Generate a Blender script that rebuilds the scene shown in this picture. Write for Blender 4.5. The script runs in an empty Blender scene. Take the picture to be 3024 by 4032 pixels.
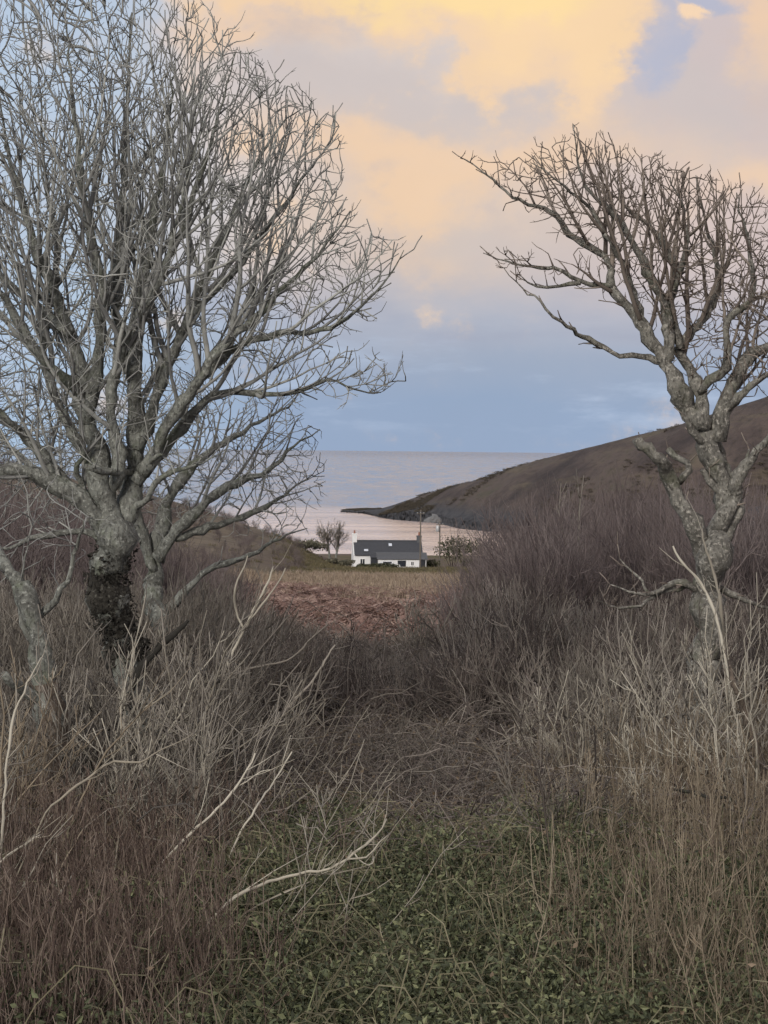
import bpy, math, random
import numpy as np
from mathutils import Matrix, Vector, Euler

# ------------------------------------------------------------------ camera, sky, sun, exposure
S = bpy.context.scene
COL = S.collection
W0, H0, F0 = 3024.0, 4032.0, 7500.0           # photograph size and focal length in its pixels
CAM = np.array([0.0, 0.0, 30.0])              # 30 m above the sea
PITCH, ROLL = math.radians(-1.86), math.radians(0.6)
camd = bpy.data.cameras.new('camera')
camo = bpy.data.objects.new('camera', camd)
COL.objects.link(camo)
camd.sensor_fit = 'HORIZONTAL'
camd.sensor_width = 36.0
camd.lens = 36.0 * F0 / W0
camd.clip_start = 0.5
camd.clip_end = 120000
RM = Euler((math.radians(90) + PITCH, 0, 0)).to_matrix() @ Matrix.Rotation(ROLL, 3, 'Z')
camo.matrix_world = Matrix.Translation(Vector(CAM)) @ RM.to_4x4()
S.camera = camo
RMn = np.array(RM)

S.view_settings.view_transform = 'Standard'
S.view_settings.look = 'None'
S.view_settings.gamma = 1.0
S.view_settings.exposure = 0.25
S.view_settings.use_curve_mapping = False
S.cycles.max_bounces = 4
S.cycles.diffuse_bounces = 2
S.cycles.use_adaptive_sampling = True
S.cycles.adaptive_threshold = 0.035
S.cycles.use_denoising = True

SUN_EL, SUN_AZ = math.radians(24), math.radians(205)    # low, behind the camera and to the left
sund = bpy.data.lights.new('sun', 'SUN')
sund.energy = 2.0
sund.angle = math.radians(14)
sund.color = (1.0, 0.93, 0.84)
suno = bpy.data.objects.new('sun', sund)
COL.objects.link(suno)
sdir = Vector((math.sin(SUN_AZ) * math.cos(SUN_EL), math.cos(SUN_AZ) * math.cos(SUN_EL), math.sin(SUN_EL)))
suno.rotation_euler = (-sdir).to_track_quat('-Z', 'Y').to_euler()


class NT:
    """small helper for node trees"""
    def __init__(s, tree):
        s.t = tree
        s.n = tree.nodes
        s.l = tree.links

    def put(s, inp, v):
        if hasattr(v, 'is_linked') or hasattr(v, 'links'):
            s.l.new(v, inp)
        elif v is not None:
            if isinstance(v, (tuple, list)) and hasattr(inp, 'default_value') and len(inp.default_value) == 4 and len(v) == 3:
                v = (*v, 1)
            inp.default_value = v

    def node(s, typ, **kw):
        nd = s.n.new(typ)
        for k, v in kw.items():
            setattr(nd, k, v)
        return nd

    def m(s, op, a, b=None, c=None, clamp=False):
        nd = s.node('ShaderNodeMath', operation=op, use_clamp=clamp)
        s.put(nd.inputs[0], a)
        if b is not None:
            s.put(nd.inputs[1], b)
        if c is not None:
            s.put(nd.inputs[2], c)
        return nd.outputs[0]

    def vm(s, op, a, b=None):
        nd = s.node('ShaderNodeVectorMath', operation=op)
        s.put(nd.inputs[0], a)
        if b is not None:
            s.put(nd.inputs[1], b)
        return nd.outputs[1] if op in ('DOT_PRODUCT', 'LENGTH') else nd.outputs[0]

    def mix(s, f, a, b):
        nd = s.node('ShaderNodeMix', data_type='RGBA')
        s.put(nd.inputs[0], f)
        s.put(nd.inputs[6], a)
        s.put(nd.inputs[7], b)
        return nd.outputs[2]

    def noise(s, vec, scale, detail=4, rough=0.55, out=0, dist=0.0):
        nd = s.node('ShaderNodeTexNoise')
        s.put(nd.inputs['Vector'], vec)
        nd.inputs['Scale'].default_value = scale
        nd.inputs['Detail'].default_value = detail
        nd.inputs['Roughness'].default_value = rough
        nd.inputs['Distortion'].default_value = dist
        return nd.outputs[out]

    def ramp(s, f, stops, interp='LINEAR'):
        nd = s.node('ShaderNodeValToRGB')
        cr = nd.color_ramp
        cr.interpolation = interp
        while len(cr.elements) < len(stops):
            cr.elements.new(0.5)
        for e, (p, c) in zip(cr.elements, stops):
            e.position = p
            e.color = (*c, 1) if len(c) == 3 else c
        s.put(nd.inputs[0], f)
        return nd.outputs[0]

    def smooth(s, x, lo, hi):
        nd = s.node('ShaderNodeMapRange', interpolation_type='SMOOTHSTEP')
        s.put(nd.inputs[0], x)
        nd.inputs[1].default_value = lo
        nd.inputs[2].default_value = hi
        return nd.outputs[0]


def lin(r, g, b):
    f = lambda v: (v / 255 / 12.92) if v <= 10 else ((v / 255 + 0.055) / 1.055) ** 2.4
    return (f(r), f(g), f(b))


def build_sky():
    w = bpy.data.worlds.new('World')
    S.world = w
    w.use_nodes = True
    t = NT(w.node_tree)
    t.n.clear()
    out = t.node('ShaderNodeOutputWorld')
    bg = t.node('ShaderNodeBackground')
    t.l.new(bg.outputs[0], out.inputs[0])
    d = t.node('ShaderNodeTexCoord').outputs['Generated']
    sep = t.node('ShaderNodeSeparateXYZ')
    t.put(sep.inputs[0], d)
    x, y, z = sep.outputs
    DEG = 57.29578
    az0 = t.m('MULTIPLY', t.m('ARCTAN2', x, y), DEG)          # degrees right of the view
    el0 = t.m('MULTIPLY', t.m('ARCSINE', z), DEG)             # degrees above the horizon
    # cloud billows bend the coordinates
    st = t.vm('MULTIPLY', d, (1.0, 1.0, 1.35))
    n1 = t.node('ShaderNodeTexNoise')
    t.put(n1.inputs['Vector'], st)
    n1.inputs['Scale'].default_value = 13.0
    n1.inputs['Detail'].default_value = 7.0
    n1.inputs['Roughness'].default_value = 0.58
    off = t.vm('SUBTRACT', n1.outputs[1], (0.5, 0.5, 0.5))
    so = t.node('ShaderNodeSeparateXYZ')
    t.put(so.inputs[0], off)
    az = t.m('ADD', az0, t.m('MULTIPLY', so.outputs[0], 5.0))
    el = t.m('ADD', el0, t.m('MULTIPLY', so.outputs[1], 4.0))
    nb = t.noise(st, 30.0, 6, 0.6)
    nb2 = t.noise(t.vm('ADD', st, (3.1, 1.7, 0.4)), 9.0, 6, 0.6)

    def blob(px, py, rx, ry, a=az, e=el):                     # soft cloud bank centred on a direction
        ca = math.degrees(math.atan((px - 1512) / F0))
        ce = math.degrees(math.atan((1772 - py) / F0))
        sx, sy = math.degrees(rx / F0), math.degrees(ry / F0)
        u = t.m('DIVIDE', t.m('SUBTRACT', a, ca), sx)
        v = t.m('DIVIDE', t.m('SUBTRACT', e, ce), sy)
        q = t.m('ADD', t.m('MULTIPLY', u, u), t.m('MULTIPLY', v, v))
        return t.m('EXPONENT', t.m('MULTIPLY', q, -1.0))

    def total(l):
        r = l[0]
        for k in l[1:]:
            r = t.m('ADD', r, k)
        return r
    el_s = t.m('ADD', el0, t.m('MULTIPLY', t.m('SUBTRACT', nb2, 0.5), 2.2))
    f = t.m('DIVIDE', el_s, 90.0)
    base = t.ramp(f, [
        (0.000, lin(150, 169, 198)), (0.016, lin(146, 166, 196)), (0.030, lin(155, 168, 192)),
        (0.044, lin(172, 177, 194)), (0.056, lin(196, 186, 187)), (0.075, lin(216, 197, 185)),
        (0.105, lin(214, 198, 190)), (0.15, lin(210, 200, 198)), (0.30, lin(188, 196, 214)), (1.0, lin(150, 176, 216))])
    # left of the view the air is bluer, right of it rosier
    side_l = t.smooth(t.m('MULTIPLY', az, -1.0), 2.0, 9.5)
    side_r = t.smooth(az, 2.0, 11.0)
    high = t.smooth(el0, 2.5, 6.0)
    base = t.mix(t.m('MULTIPLY', side_l, 0.8), base, lin(176, 200, 226))
    base = t.mix(t.m('MULTIPLY', t.m('MULTIPLY', side_r, 0.6), high), base, lin(206, 186, 186))
    # peach banks
    nbc = t.m('SUBTRACT', nb, 0.5)
    nb2c = t.m('SUBTRACT', nb2, 0.5)
    vo = t.node('ShaderNodeTexVoronoi', feature='SMOOTH_F1')
    t.put(vo.inputs['Vector'], t.vm('ADD', st, t.vm('MULTIPLY', off, (0.10, 0.10, 0.10))))
    vo.inputs['Scale'].default_value = 17.0
    vo.inputs['Detail'].default_value = 2.5
    vo.inputs['Roughness'].default_value = 0.55
    vo.inputs['Smoothness'].default_value = 0.6
    vo.normalize = True
    puffs = t.m('SUBTRACT', 0.34, vo.outputs['Distance'])       # rounded cauliflower heads
    billow = t.m('ADD', t.m('ADD', t.m('MULTIPLY', nbc, 1.1), t.m('MULTIPLY', nb2c, 1.0)), t.m('MULTIPLY', puffs, 1.0))
    LIL = lin(202, 190, 187)
    peach = total([blob(1640, 760, 380, 200), t.m('MULTIPLY', blob(1400, 560, 480, 120), 0.9), t.m('MULTIPLY', blob(1150, 130, 360, 120), 0.9),
                   t.m('MULTIPLY', blob(2300, 560, 420, 120), 0.8), t.m('MULTIPLY', blob(2950, 720, 300, 130), 0.8),
                   t.m('MULTIPLY', blob(1650, 1010, 380, 120), 0.35), blob(3010, 150, 110, 260), t.m('MULTIPLY', blob(700, 250, 300, 200), 0.6)])
    peach = t.m('ADD', peach, t.m('MULTIPLY', billow, 0.8))
    c = t.mix(t.m('MULTIPLY', t.smooth(peach, 0.1, 1.05), 0.85), base, lin(242, 205, 168))
    grey = total([blob(1230, 350, 400, 150), blob(1700, 420, 330, 90), blob(2060, 380, 170, 120), t.m('MULTIPLY', blob(2740, 450, 420, 220), 0.95), blob(1850, 950, 240, 80), t.m('MULTIPLY', blob(1480, 660, 90, 45), 0.5)])
    grey = t.smooth(t.m('ADD', grey, t.m('MULTIPLY', billow, 0.9)), 0.05, 1.1)
    c = t.mix(t.m('MULTIPLY', grey, 0.7), c, LIL)
    # bright sunlit cloud, billowed edge, graded from peach rim to yellow core
    yel = total([blob(1700, -70, 640, 200), blob(2250, 90, 360, 200), t.m('MULTIPLY', blob(1940, 280, 120, 150), 0.8), t.m('MULTIPLY', blob(2330, 300, 130, 170), 0.8), t.m('MULTIPLY', blob(2440, 310, 60, 60), 0.5), t.m('MULTIPLY', blob(950, -80, 300, 150), 0.8)])
    yel = t.m('ADD', yel, t.m('MULTIPLY', billow, 0.85))
    rim = t.smooth(yel, 0.18, 0.66)
    c = t.mix(t.m('MULTIPLY', rim, 0.85), c, lin(244, 208, 168))
    ins = t.smooth(yel, 0.45, 1.3)
    c = t.mix(t.m('MULTIPLY', ins, 0.8), c, lin(248, 212, 165))
    core = t.smooth(t.m('ADD', t.m('ADD', blob(1500, -60, 520, 160), t.m('MULTIPLY', blob(2000, 0, 420, 120), 0.8)), t.m('MULTIPLY', billow, 0.9)), 0.35, 1.1)
    c = t.mix(t.m('MULTIPLY', core, 0.8), c, lin(254, 221, 156))
    shade = t.smooth(t.m('MULTIPLY', billow, -1.0), 0.02, 0.40)
    c = t.mix(t.m('MULTIPLY', t.m('MULTIPLY', shade, high), 0.72), c, lin(210, 190, 180))
    # blue gap at upper right with its small bright puff
    gap = t.smooth(t.m('ADD', total([blob(2590, 250, 150, 180), blob(2760, 40, 200, 80)]), t.m('MULTIPLY', billow, -0.7)), 0.35, 0.85)
    c = t.mix(t.m('MULTIPLY', gap, 0.75), c, lin(174, 180, 203))
    puff = t.smooth(t.m('ADD', t.m('ADD', blob(2730, 115, 70, 50), t.m('MULTIPLY', blob(2770, 85, 130, 22), 0.7)), t.m('MULTIPLY', billow, 1.5)), 0.30, 1.15)
    c = t.mix(t.m('MULTIPLY', puff, 0.9), c, lin(252, 216, 176))
    # low blue cloud streaks over the horizon
    lv = t.vm('MULTIPLY', d, (1.0, 1.0, 4.5))
    ln = t.smooth(t.noise(lv, 11.0, 6, 0.6), 0.5, 0.72)
    low = t.m('MULTIPLY', t.m('SUBTRACT', 1.0, t.smooth(el0, 2.6, 4.6)), t.smooth(el0, 0.25, 1.2))
    c = t.mix(t.m('MULTIPLY', t.m('MULTIPLY', ln, low), 0.75), c, lin(180, 196, 221))
    dk = t.smooth(t.noise(t.vm('ADD', lv, (5.0, 2.0, 1.0)), 8.0, 4, 0.5), 0.48, 0.7)
    band = t.m('MULTIPLY', t.smooth(el0, 2.4, 3.6), t.m('SUBTRACT', 1.0, t.smooth(el0, 4.2, 5.6)))
    c = t.mix(t.m('MULTIPLY', t.m('MULTIPLY', dk, band), 0.7), c, lin(158, 163, 184))
    # faint cloud texture everywhere
    tex = t.m('ADD', 0.93, t.m('MULTIPLY', nb2, 0.14))
    c = t.vm('MULTIPLY', c, tex)
    # broken cloud overhead and behind, same colours
    up = t.smooth(el0, 13.0, 26.0)
    oc = t.smooth(nb2, 0.40, 0.62)
    warm = t.mix(oc, lin(176, 190, 216), lin(246, 222, 190))
    c = t.mix(t.m('MULTIPLY', up, 0.75), c, warm)
    sk = t.node('ShaderNodeTexSky', sky_type='NISHITA')
    sk.sun_disc = False
    sk.sun_elevation = SUN_EL
    sk.sun_rotation = SUN_AZ
    sk.air_density = 1.2
    sk.dust_density = 2.0
    sky = t.vm('MULTIPLY', sk.outputs[0], (0.9, 0.9, 0.9))
    # the clear sky shows through the cloud a little; strength 0.1 keeps it in range
    c10 = t.vm('MULTIPLY', c, (8.9, 8.9, 8.9))
    t.put(bg.inputs[0], t.mix(0.08, c10, sky))
    bg.inputs[1].default_value = 0.1


build_sky()

# ------------------------------------------------------------------ helpers
RNG = np.random.default_rng(7)
random.seed(7)


def P(px, py, d):
    """point seen at photograph pixel (px, py), d metres in front of the camera"""
    v = RMn @ np.array([(px - W0 / 2) / F0, -(py - H0 / 2) / F0, -1.0])
    return CAM + v * d


def proj(p):
    """photograph pixel of world points (N,3)"""
    q = (np.asarray(p) - CAM) @ RMn
    return np.stack([W0 / 2 - q[..., 0] / q[..., 2] * F0, H0 / 2 + q[..., 1] / q[..., 2] * F0], -1)


def tag(o, label=None, cat=None, group=None, kind=None):
    for k, v in (('label', label), ('category', cat), ('group', group), ('kind', kind)):
        if v:
            o[k] = v
    return o


def empty(name, loc, rz=0.0):
    o = bpy.data.objects.new(name, None)
    COL.objects.link(o)
    o.location = [float(v) for v in loc]
    o.rotation_euler = (0, 0, rz)
    o.empty_display_size = 0.3
    return o


def mesh_np(name, V, loops, starts, mat, tint=None, smooth=True):
    me = bpy.data.meshes.new(name)
    V = np.asarray(V, dtype=np.float32)
    me.vertices.add(len(V))
    me.vertices.foreach_set('co', V.ravel())
    me.loops.add(len(loops))
    me.loops.foreach_set('vertex_index', np.asarray(loops, dtype=np.int32))
    me.polygons.add(len(starts))
    me.polygons.foreach_set('loop_start', np.asarray(starts, dtype=np.int32))
    me.polygons.foreach_set('use_smooth', np.full(len(starts), smooth))
    me.update(calc_edges=True)
    if tint is not None:
        a = me.attributes.new('tint', 'FLOAT', 'POINT')
        a.data.foreach_set('value', np.asarray(tint, dtype=np.float32))
    me.validate()
    me.materials.append(mat)
    return me


def link(name, me, parent=None, loc=None):
    """object from a mesh in world coordinates; parts are moved into the parent's space"""
    o = bpy.data.objects.new(name, me)
    COL.objects.link(o)
    if parent is not None:
        o.parent = parent
        o.matrix_parent_inverse = Matrix.Identity(4)
    return o


def tubes(polys, sides=4, rough=0.0, seed=0, cap=True):
    """polys: list of (pts (N,3), radii (N,), tint). One array of verts, loops, starts, tints."""
    by = {}
    for p, r, t in polys:
        by.setdefault(len(p), []).append((p, r, t))
    VV, LL, SS, TT = [], [], [], []
    nv = nl = 0
    rg = np.random.default_rng(seed)
    ang = np.arange(sides) / sides * 2 * math.pi
    for N, lst in by.items():
        if N < 2:
            continue
        A = np.array([l[0] for l in lst], dtype=float)
        R = np.array([l[1] for l in lst], dtype=float)
        T = np.array([l[2] for l in lst], dtype=float)
        B = len(A)
        tan = np.empty_like(A)
        tan[:, 1:-1] = A[:, 2:] - A[:, :-2]
        tan[:, 0] = A[:, 1] - A[:, 0]
        tan[:, -1] = A[:, -1] - A[:, -2]
        tan /= np.linalg.norm(tan, axis=-1, keepdims=True) + 1e-9
        ref = np.zeros((B, 3))
        k = np.argmin(np.abs(tan[:, 0]), axis=1)
        ref[np.arange(B), k] = 1
        n = ref - (ref * tan[:, 0]).sum(-1, keepdims=True) * tan[:, 0]
        n /= np.linalg.norm(n, axis=-1, keepdims=True)
        V = np.empty((B, N, sides, 3))
        for i in range(N):
            n = n - (n * tan[:, i]).sum(-1, keepdims=True) * tan[:, i]
            n /= np.linalg.norm(n, axis=-1, keepdims=True) + 1e-9
            b = np.cross(tan[:, i], n)
            rr = R[:, i][:, None].repeat(sides, 1)
            if rough:
                rr = rr * (1 + rough * (rg.random((B, sides)) - 0.5) * 2)
            V[:, i] = A[:, i][:, None] + rr[..., None] * (np.cos(ang)[None, :, None] * n[:, None] + np.sin(ang)[None, :, None] * b[:, None])
        idx = (nv + np.arange(B * N * sides)).reshape(B, N, sides)
        j2 = (np.arange(sides) + 1) % sides
        q = np.stack([idx[:, :-1], idx[:, :-1][:, :, j2], idx[:, 1:][:, :, j2], idx[:, 1:]], -1).reshape(-1, 4)
        LL.append(q.ravel())
        SS.append(nl + 4 * np.arange(len(q)))
        nl += q.size
        if cap:
            for e in (idx[:, -1], idx[:, 0][:, ::-1]):
                LL.append(e.ravel())
                SS.append(nl + sides * np.arange(B))
                nl += B * sides
        VV.append(V.reshape(-1, 3))
        TT.append(np.repeat(T, N * sides))
        nv += B * N * sides
    return np.concatenate(VV), np.concatenate(LL), np.concatenate(SS), np.concatenate(TT)


def tube_obj(name, polys, mat, parent=None, sides=4, rough=0.0, seed=0):
    V, L, St, T = tubes(polys, sides, rough, seed)
    if parent is not None:
        V = V - np.array(parent.location)
    return link(name, mesh_np(name, V, L, St, mat, T), parent)


def catmull(pts, step):
    """smooth curve through pts (N,k), sampled about every `step` metres of its first three columns"""
    pts = np.asarray(pts, dtype=float)
    Q = np.vstack([2 * pts[0] - pts[1], pts, 2 * pts[-1] - pts[-2]])
    out = []
    for i in range(1, len(Q) - 2):
        p0, p1, p2, p3 = Q[i - 1:i + 3]
        n = max(2, int(np.linalg.norm((p2 - p1)[:3]) / step))
        for k in range(n):
            s = k / n
            out.append(0.5 * (2 * p1 + (p2 - p0) * s + (2 * p0 - 5 * p1 + 4 * p2 - p3) * s * s + (3 * p1 - p0 - 3 * p2 + p3) * s ** 3))
    out.append(pts[-1])
    return np.array(out)


class MB:
    """collects boxes and prisms into one mesh"""
    def __init__(s):
        s.v, s.f = [], []

    def add(s, vs, fs):
        o = len(s.v)
        s.v += [tuple(map(float, v)) for v in vs]
        s.f += [tuple(o + i for i in f) for f in fs]
        return s

    def box(s, x0, x1, y0, y1, z0, z1):
        vs = [(x, y, z) for z in (z0, z1) for y in (y0, y1) for x in (x0, x1)]
        return s.add(vs, [(0, 2, 3, 1), (4, 5, 7, 6), (0, 1, 5, 4), (1, 3, 7, 5), (3, 2, 6, 7), (2, 0, 4, 6)])

    def slab(s, a, b, c, d, t):
        """four-corner slab with thickness t along its normal"""
        q = [np.array(v, dtype=float) for v in (a, b, c, d)]
        n = np.cross(q[1] - q[0], q[3] - q[0])
        n = n / np.linalg.norm(n) * t
        return s.add(q + [v + n for v in q], [(3, 2, 1, 0), (4, 5, 6, 7), (0, 1, 5, 4), (1, 2, 6, 5), (2, 3, 7, 6), (3, 0, 4, 7)])

    def lathe(s, prof, n=12, cx=0, cy=0):
        vs, fs = [], []
        for r, z in prof:
            for k in range(n):
                a = k / n * 2 * math.pi
                vs.append((cx + r * math.cos(a), cy + r * math.sin(a), z))
        for i in range(len(prof) - 1):
            for k in range(n):
                k2 = (k + 1) % n
                fs.append((i * n + k, i * n + k2, (i + 1) * n + k2, (i + 1) * n + k))
        fs.append(tuple(range(n))[::-1])
        fs.append(tuple((len(prof) - 1) * n + k for k in range(n)))
        return s.add(vs, fs)

    def obj(s, name, mat, parent=None, smooth=False):
        me = bpy.data.meshes.new(name)
        me.from_pydata(s.v, [], s.f)
        me.materials.append(mat)
        if smooth:
            me.polygons.foreach_set('use_smooth', np.full(len(me.polygons), True))
        me.update()
        return link(name, me, parent)


# ------------------------------------------------------------------ materials
def material(name, rough=0.9):
    m = bpy.data.materials.new(name)
    m.use_nodes = True
    t = NT(m.node_tree)
    b = t.n['Principled BSDF']
    b.inputs['Roughness'].default_value = rough
    b.inputs['Specular IOR Level'].default_value = 0.25
    return m, t, b


def bump(t, b, h, strength=0.5, dist=0.02):
    n = t.node('ShaderNodeBump')
    n.inputs['Strength'].default_value = strength
    n.inputs['Distance'].default_value = dist
    t.put(n.inputs['Height'], h)
    t.l.new(n.outputs[0], b.inputs['Normal'])


def tint_of(t):
    a = t.node('ShaderNodeAttribute', attribute_name='tint')
    return a.outputs['Fac']


def bark_mat(name, dark, mid, pale, lichen=0.35, scale=5.0, moss=None):
    m, t, b = material(name, 0.92)
    co = t.node('ShaderNodeTexCoord').outputs['Object']
    n1 = t.noise(co, scale, 5, 0.6)
    n2 = t.noise(co, scale * 3.3, 5, 0.65)
    c = t.ramp(n1, [(0.3, dark), (0.5, mid), (0.72, mid)])
    side = t.smooth(t.noise(co, scale * 0.32, 4, 0.6), 0.42, 0.62)  # random dark patches, painted in for the shaded sides of trunks
    c = t.mix(t.m('MULTIPLY', side, 0.65), c, dark)
    sp = t.smooth(n2, 0.60 - lichen * 0.18, 0.72 - lichen * 0.10)
    c = t.mix(t.m('MULTIPLY', sp, 0.75), c, pale)
    cr = t.smooth(t.noise(t.vm('MULTIPLY', co, (1, 1, 0.35)), scale * 6, 4, 0.7), 0.33, 0.47)
    c = t.mix(t.m('MULTIPLY', t.m('SUBTRACT', 1.0, cr), 0.6), c, dark)
    if moss:
        mo = t.smooth(t.noise(co, scale * 0.5, 4, 0.6), 0.52, 0.68)
        c = t.mix(t.m('MULTIPLY', mo, 0.6), c, moss)
    t.put(b.inputs['Base Color'], c)
    bump(t, b, t.m('ADD', n2, t.m('MULTIPLY', cr, 0.7)), 0.8, 0.03)
    return m


def twig_mat(name, cols, gloss=0.8, noise_scale=3.0):
    """colour of each stem picked by its own tint, with slow mottling along it"""
    m, t, b = material(name, gloss)
    co = t.node('ShaderNodeTexCoord').outputs['Object']
    rnd = t.node('ShaderNodeObjectInfo').outputs['Random']
    f = t.m('ADD', tint_of(t), t.m('MULTIPLY', t.m('SUBTRACT', t.noise(co, noise_scale, 3), 0.5), 0.5))
    f = t.m('ADD', f, t.m('MULTIPLY', t.m('SUBTRACT', rnd, 0.5), 0.25), clamp=True)
    k = len(cols) - 1
    c = t.ramp(f, [(i / k, col) for i, col in enumerate(cols)])
    t.put(b.inputs['Base Color'], c)
    return m


def leaf_mat(name, cols):
    m, t, b = material(name, 0.6)
    rnd = t.node('ShaderNodeObjectInfo').outputs['Random']
    f = t.m('ADD', tint_of(t), t.m('MULTIPLY', t.m('SUBTRACT', rnd, 0.5), 0.4), clamp=True)
    k = len(cols) - 1
    t.put(b.inputs['Base Color'], t.ramp(f, [(i / k, col) for i, col in enumerate(cols)]))
    t.n['Principled BSDF'].inputs['Specular IOR Level'].default_value = 0.2
    return m


def plain_mat(name, col, rough=0.8, var=0.15, scale=2.0, metal=0.0):
    m, t, b = material(name, rough)
    co = t.node('ShaderNodeTexCoord').outputs['Object']
    n = t.noise(co, scale, 5, 0.6)
    c = t.mix(n, tuple(v * (1 - var) for v in col), tuple(min(1, v * (1 + var)) for v in col))
    t.put(b.inputs['Base Color'], c)
    b.inputs['Metallic'].default_value = metal
    return m


M_BARK = bark_mat('sycamore bark', (0.085, 0.085, 0.077), (0.22, 0.228, 0.205), (0.40, 0.41, 0.375), 0.5, 6.0, (0.10, 0.115, 0.075))
M_BARK2 = bark_mat('windswept bark', (0.075, 0.07, 0.062), (0.21, 0.203, 0.18), (0.44, 0.42, 0.375), 0.55, 6.0, (0.10, 0.105, 0.07))
M_BARK_ORANGE = bark_mat('rotting bark', (0.055, 0.045, 0.037), (0.14, 0.112, 0.088), (0.23, 0.20, 0.165), 0.5, 5.0)
M_DARKBARK = bark_mat('dark trunk bark', (0.022, 0.02, 0.017), (0.06, 0.056, 0.047), (0.17, 0.165, 0.14), 0.35, 7.0)  # darker bark tone for the upper middle of the big trunk
M_TWIG_L = twig_mat('twigs of the left tree', [(0.15, 0.15, 0.145), (0.25, 0.252, 0.24), (0.36, 0.365, 0.34)])
M_TWIG_R = twig_mat('twigs of the right tree', [(0.12, 0.098, 0.084), (0.20, 0.168, 0.142), (0.29, 0.25, 0.215)])
M_IVYBARK = plain_mat('dark ivy clad wood', (0.035, 0.033, 0.028), 0.95, 0.5, 14.0)
M_WILLOW = twig_mat('willow stems', [(0.06, 0.049, 0.046), (0.105, 0.087, 0.079), (0.16, 0.135, 0.12), (0.29, 0.26, 0.225)])
M_PALE = twig_mat('pale stems', [(0.20, 0.18, 0.145), (0.32, 0.295, 0.245), (0.44, 0.41, 0.34)], 0.75, 5.0)
M_GREYSTEM = twig_mat('grey stems', [(0.09, 0.08, 0.07), (0.165, 0.148, 0.126), (0.28, 0.255, 0.22)])
M_CANE = twig_mat('bleached dead canes', [(0.17, 0.15, 0.12), (0.30, 0.27, 0.215), (0.42, 0.39, 0.32), (0.52, 0.485, 0.41)], 0.85, 13.0)
M_REDCANE = twig_mat('red brown canes', [(0.075, 0.052, 0.044), (0.14, 0.105, 0.086), (0.23, 0.185, 0.15)])
M_DARKSTEM = twig_mat('dark stems', [(0.025, 0.02, 0.017), (0.045, 0.035, 0.03), (0.06, 0.05, 0.042)])
M_TAN = twig_mat('dry tan stalks', [(0.11, 0.088, 0.064), (0.20, 0.163, 0.118), (0.31, 0.262, 0.195)])
M_BRACKEN = leaf_mat('dead bracken', [(0.085, 0.05, 0.042), (0.17, 0.103, 0.086), (0.25, 0.165, 0.14), (0.34, 0.25, 0.205)])
M_MAUVE = twig_mat('mauve willow twigs', [(0.085, 0.068, 0.068), (0.145, 0.118, 0.115), (0.21, 0.178, 0.17)])
M_HEATH = twig_mat('heather stems', [(0.055, 0.047, 0.038), (0.09, 0.077, 0.06), (0.13, 0.112, 0.085)])
M_OLIVE = twig_mat('olive bramble canes', [(0.07, 0.065, 0.04), (0.13, 0.12, 0.075), (0.20, 0.18, 0.12)])
M_SOFTGRASS = leaf_mat('foreground grass', [(0.085, 0.095, 0.05), (0.15, 0.16, 0.08), (0.25, 0.25, 0.14)])
M_SCRUBLEAF = leaf_mat('grey green scrub leaves', [(0.06, 0.06, 0.042), (0.11, 0.105, 0.075), (0.17, 0.16, 0.115)])
M_STRAW = leaf_mat('dead grass', [(0.19, 0.14, 0.105), (0.29, 0.228, 0.168), (0.39, 0.32, 0.24)])
M_GREENGRASS = leaf_mat('rough green grass', [(0.075, 0.068, 0.035), (0.115, 0.10, 0.055), (0.18, 0.15, 0.085)])
M_IVY = leaf_mat('bramble and ivy leaves', [(0.035, 0.04, 0.024), (0.068, 0.078, 0.044), (0.10, 0.115, 0.062), (0.19, 0.20, 0.11)])
M_DRYLEAF = leaf_mat('withered leaves', [(0.06, 0.045, 0.03), (0.12, 0.09, 0.06), (0.20, 0.15, 0.105)])
M_BUSH = leaf_mat('dark evergreen leaves', [(0.03, 0.032, 0.02), (0.055, 0.06, 0.035), (0.09, 0.09, 0.05)])


# ------------------------------------------------------------------ terrain
def sstep(x, a, b):
    t = np.clip((x - a) / (b - a), 0, 1)
    return t * t * (3 - 2 * t)


def wob(x, y, s, seed=0):
    """cheap smooth noise in -1..1"""
    r = np.random.default_rng(seed)
    v = 0
    for k in range(6):
        a = r.random() * 6.28
        fq = s * (0.6 + r.random() * 1.6)
        v = v + np.sin((x * math.cos(a) + y * math.sin(a)) * fq + r.random() * 6.28)
    return v / 6 * 1.6


def G(x, y):
    """height of the ground"""
    x = np.asarray(x, dtype=float)
    y = np.asarray(y, dtype=float)
    z = 27.0 - 0.05 * np.maximum(y, 0)
    z = z - 0.012 * (np.clip(y, 230, 350) - 230) + 0.009 * np.maximum(y - 350, 0)
    z = z - 0.035 * np.maximum(y - 545, 0)
    z = z + 0.02 * np.maximum(-y, 0)
    # slope rising to the left beyond the tree
    hl = np.clip(-x - 4.0, 0, None)
    hl = 26 * (1 - np.exp(-0.45 * hl / 26 * sstep(-x, 4, 18)))
    z = z + hl * np.exp(-((y - 320) / 95) ** 2)
    # gentle rise to the right of the valley
    hr = np.clip(x - 32.0, 0, None)
    z = z + 14 * (1 - np.exp(-0.28 * hr / 14)) * sstep(y, 120, 260) * (1 - sstep(y, 420, 520))
    z = z + 0.10 * wob(x, y, 0.5, 1) * (1 - sstep(y, 60, 120)) + 0.25 * wob(x, y, 0.13, 2) * sstep(y, 30, 90)
    return z


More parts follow.
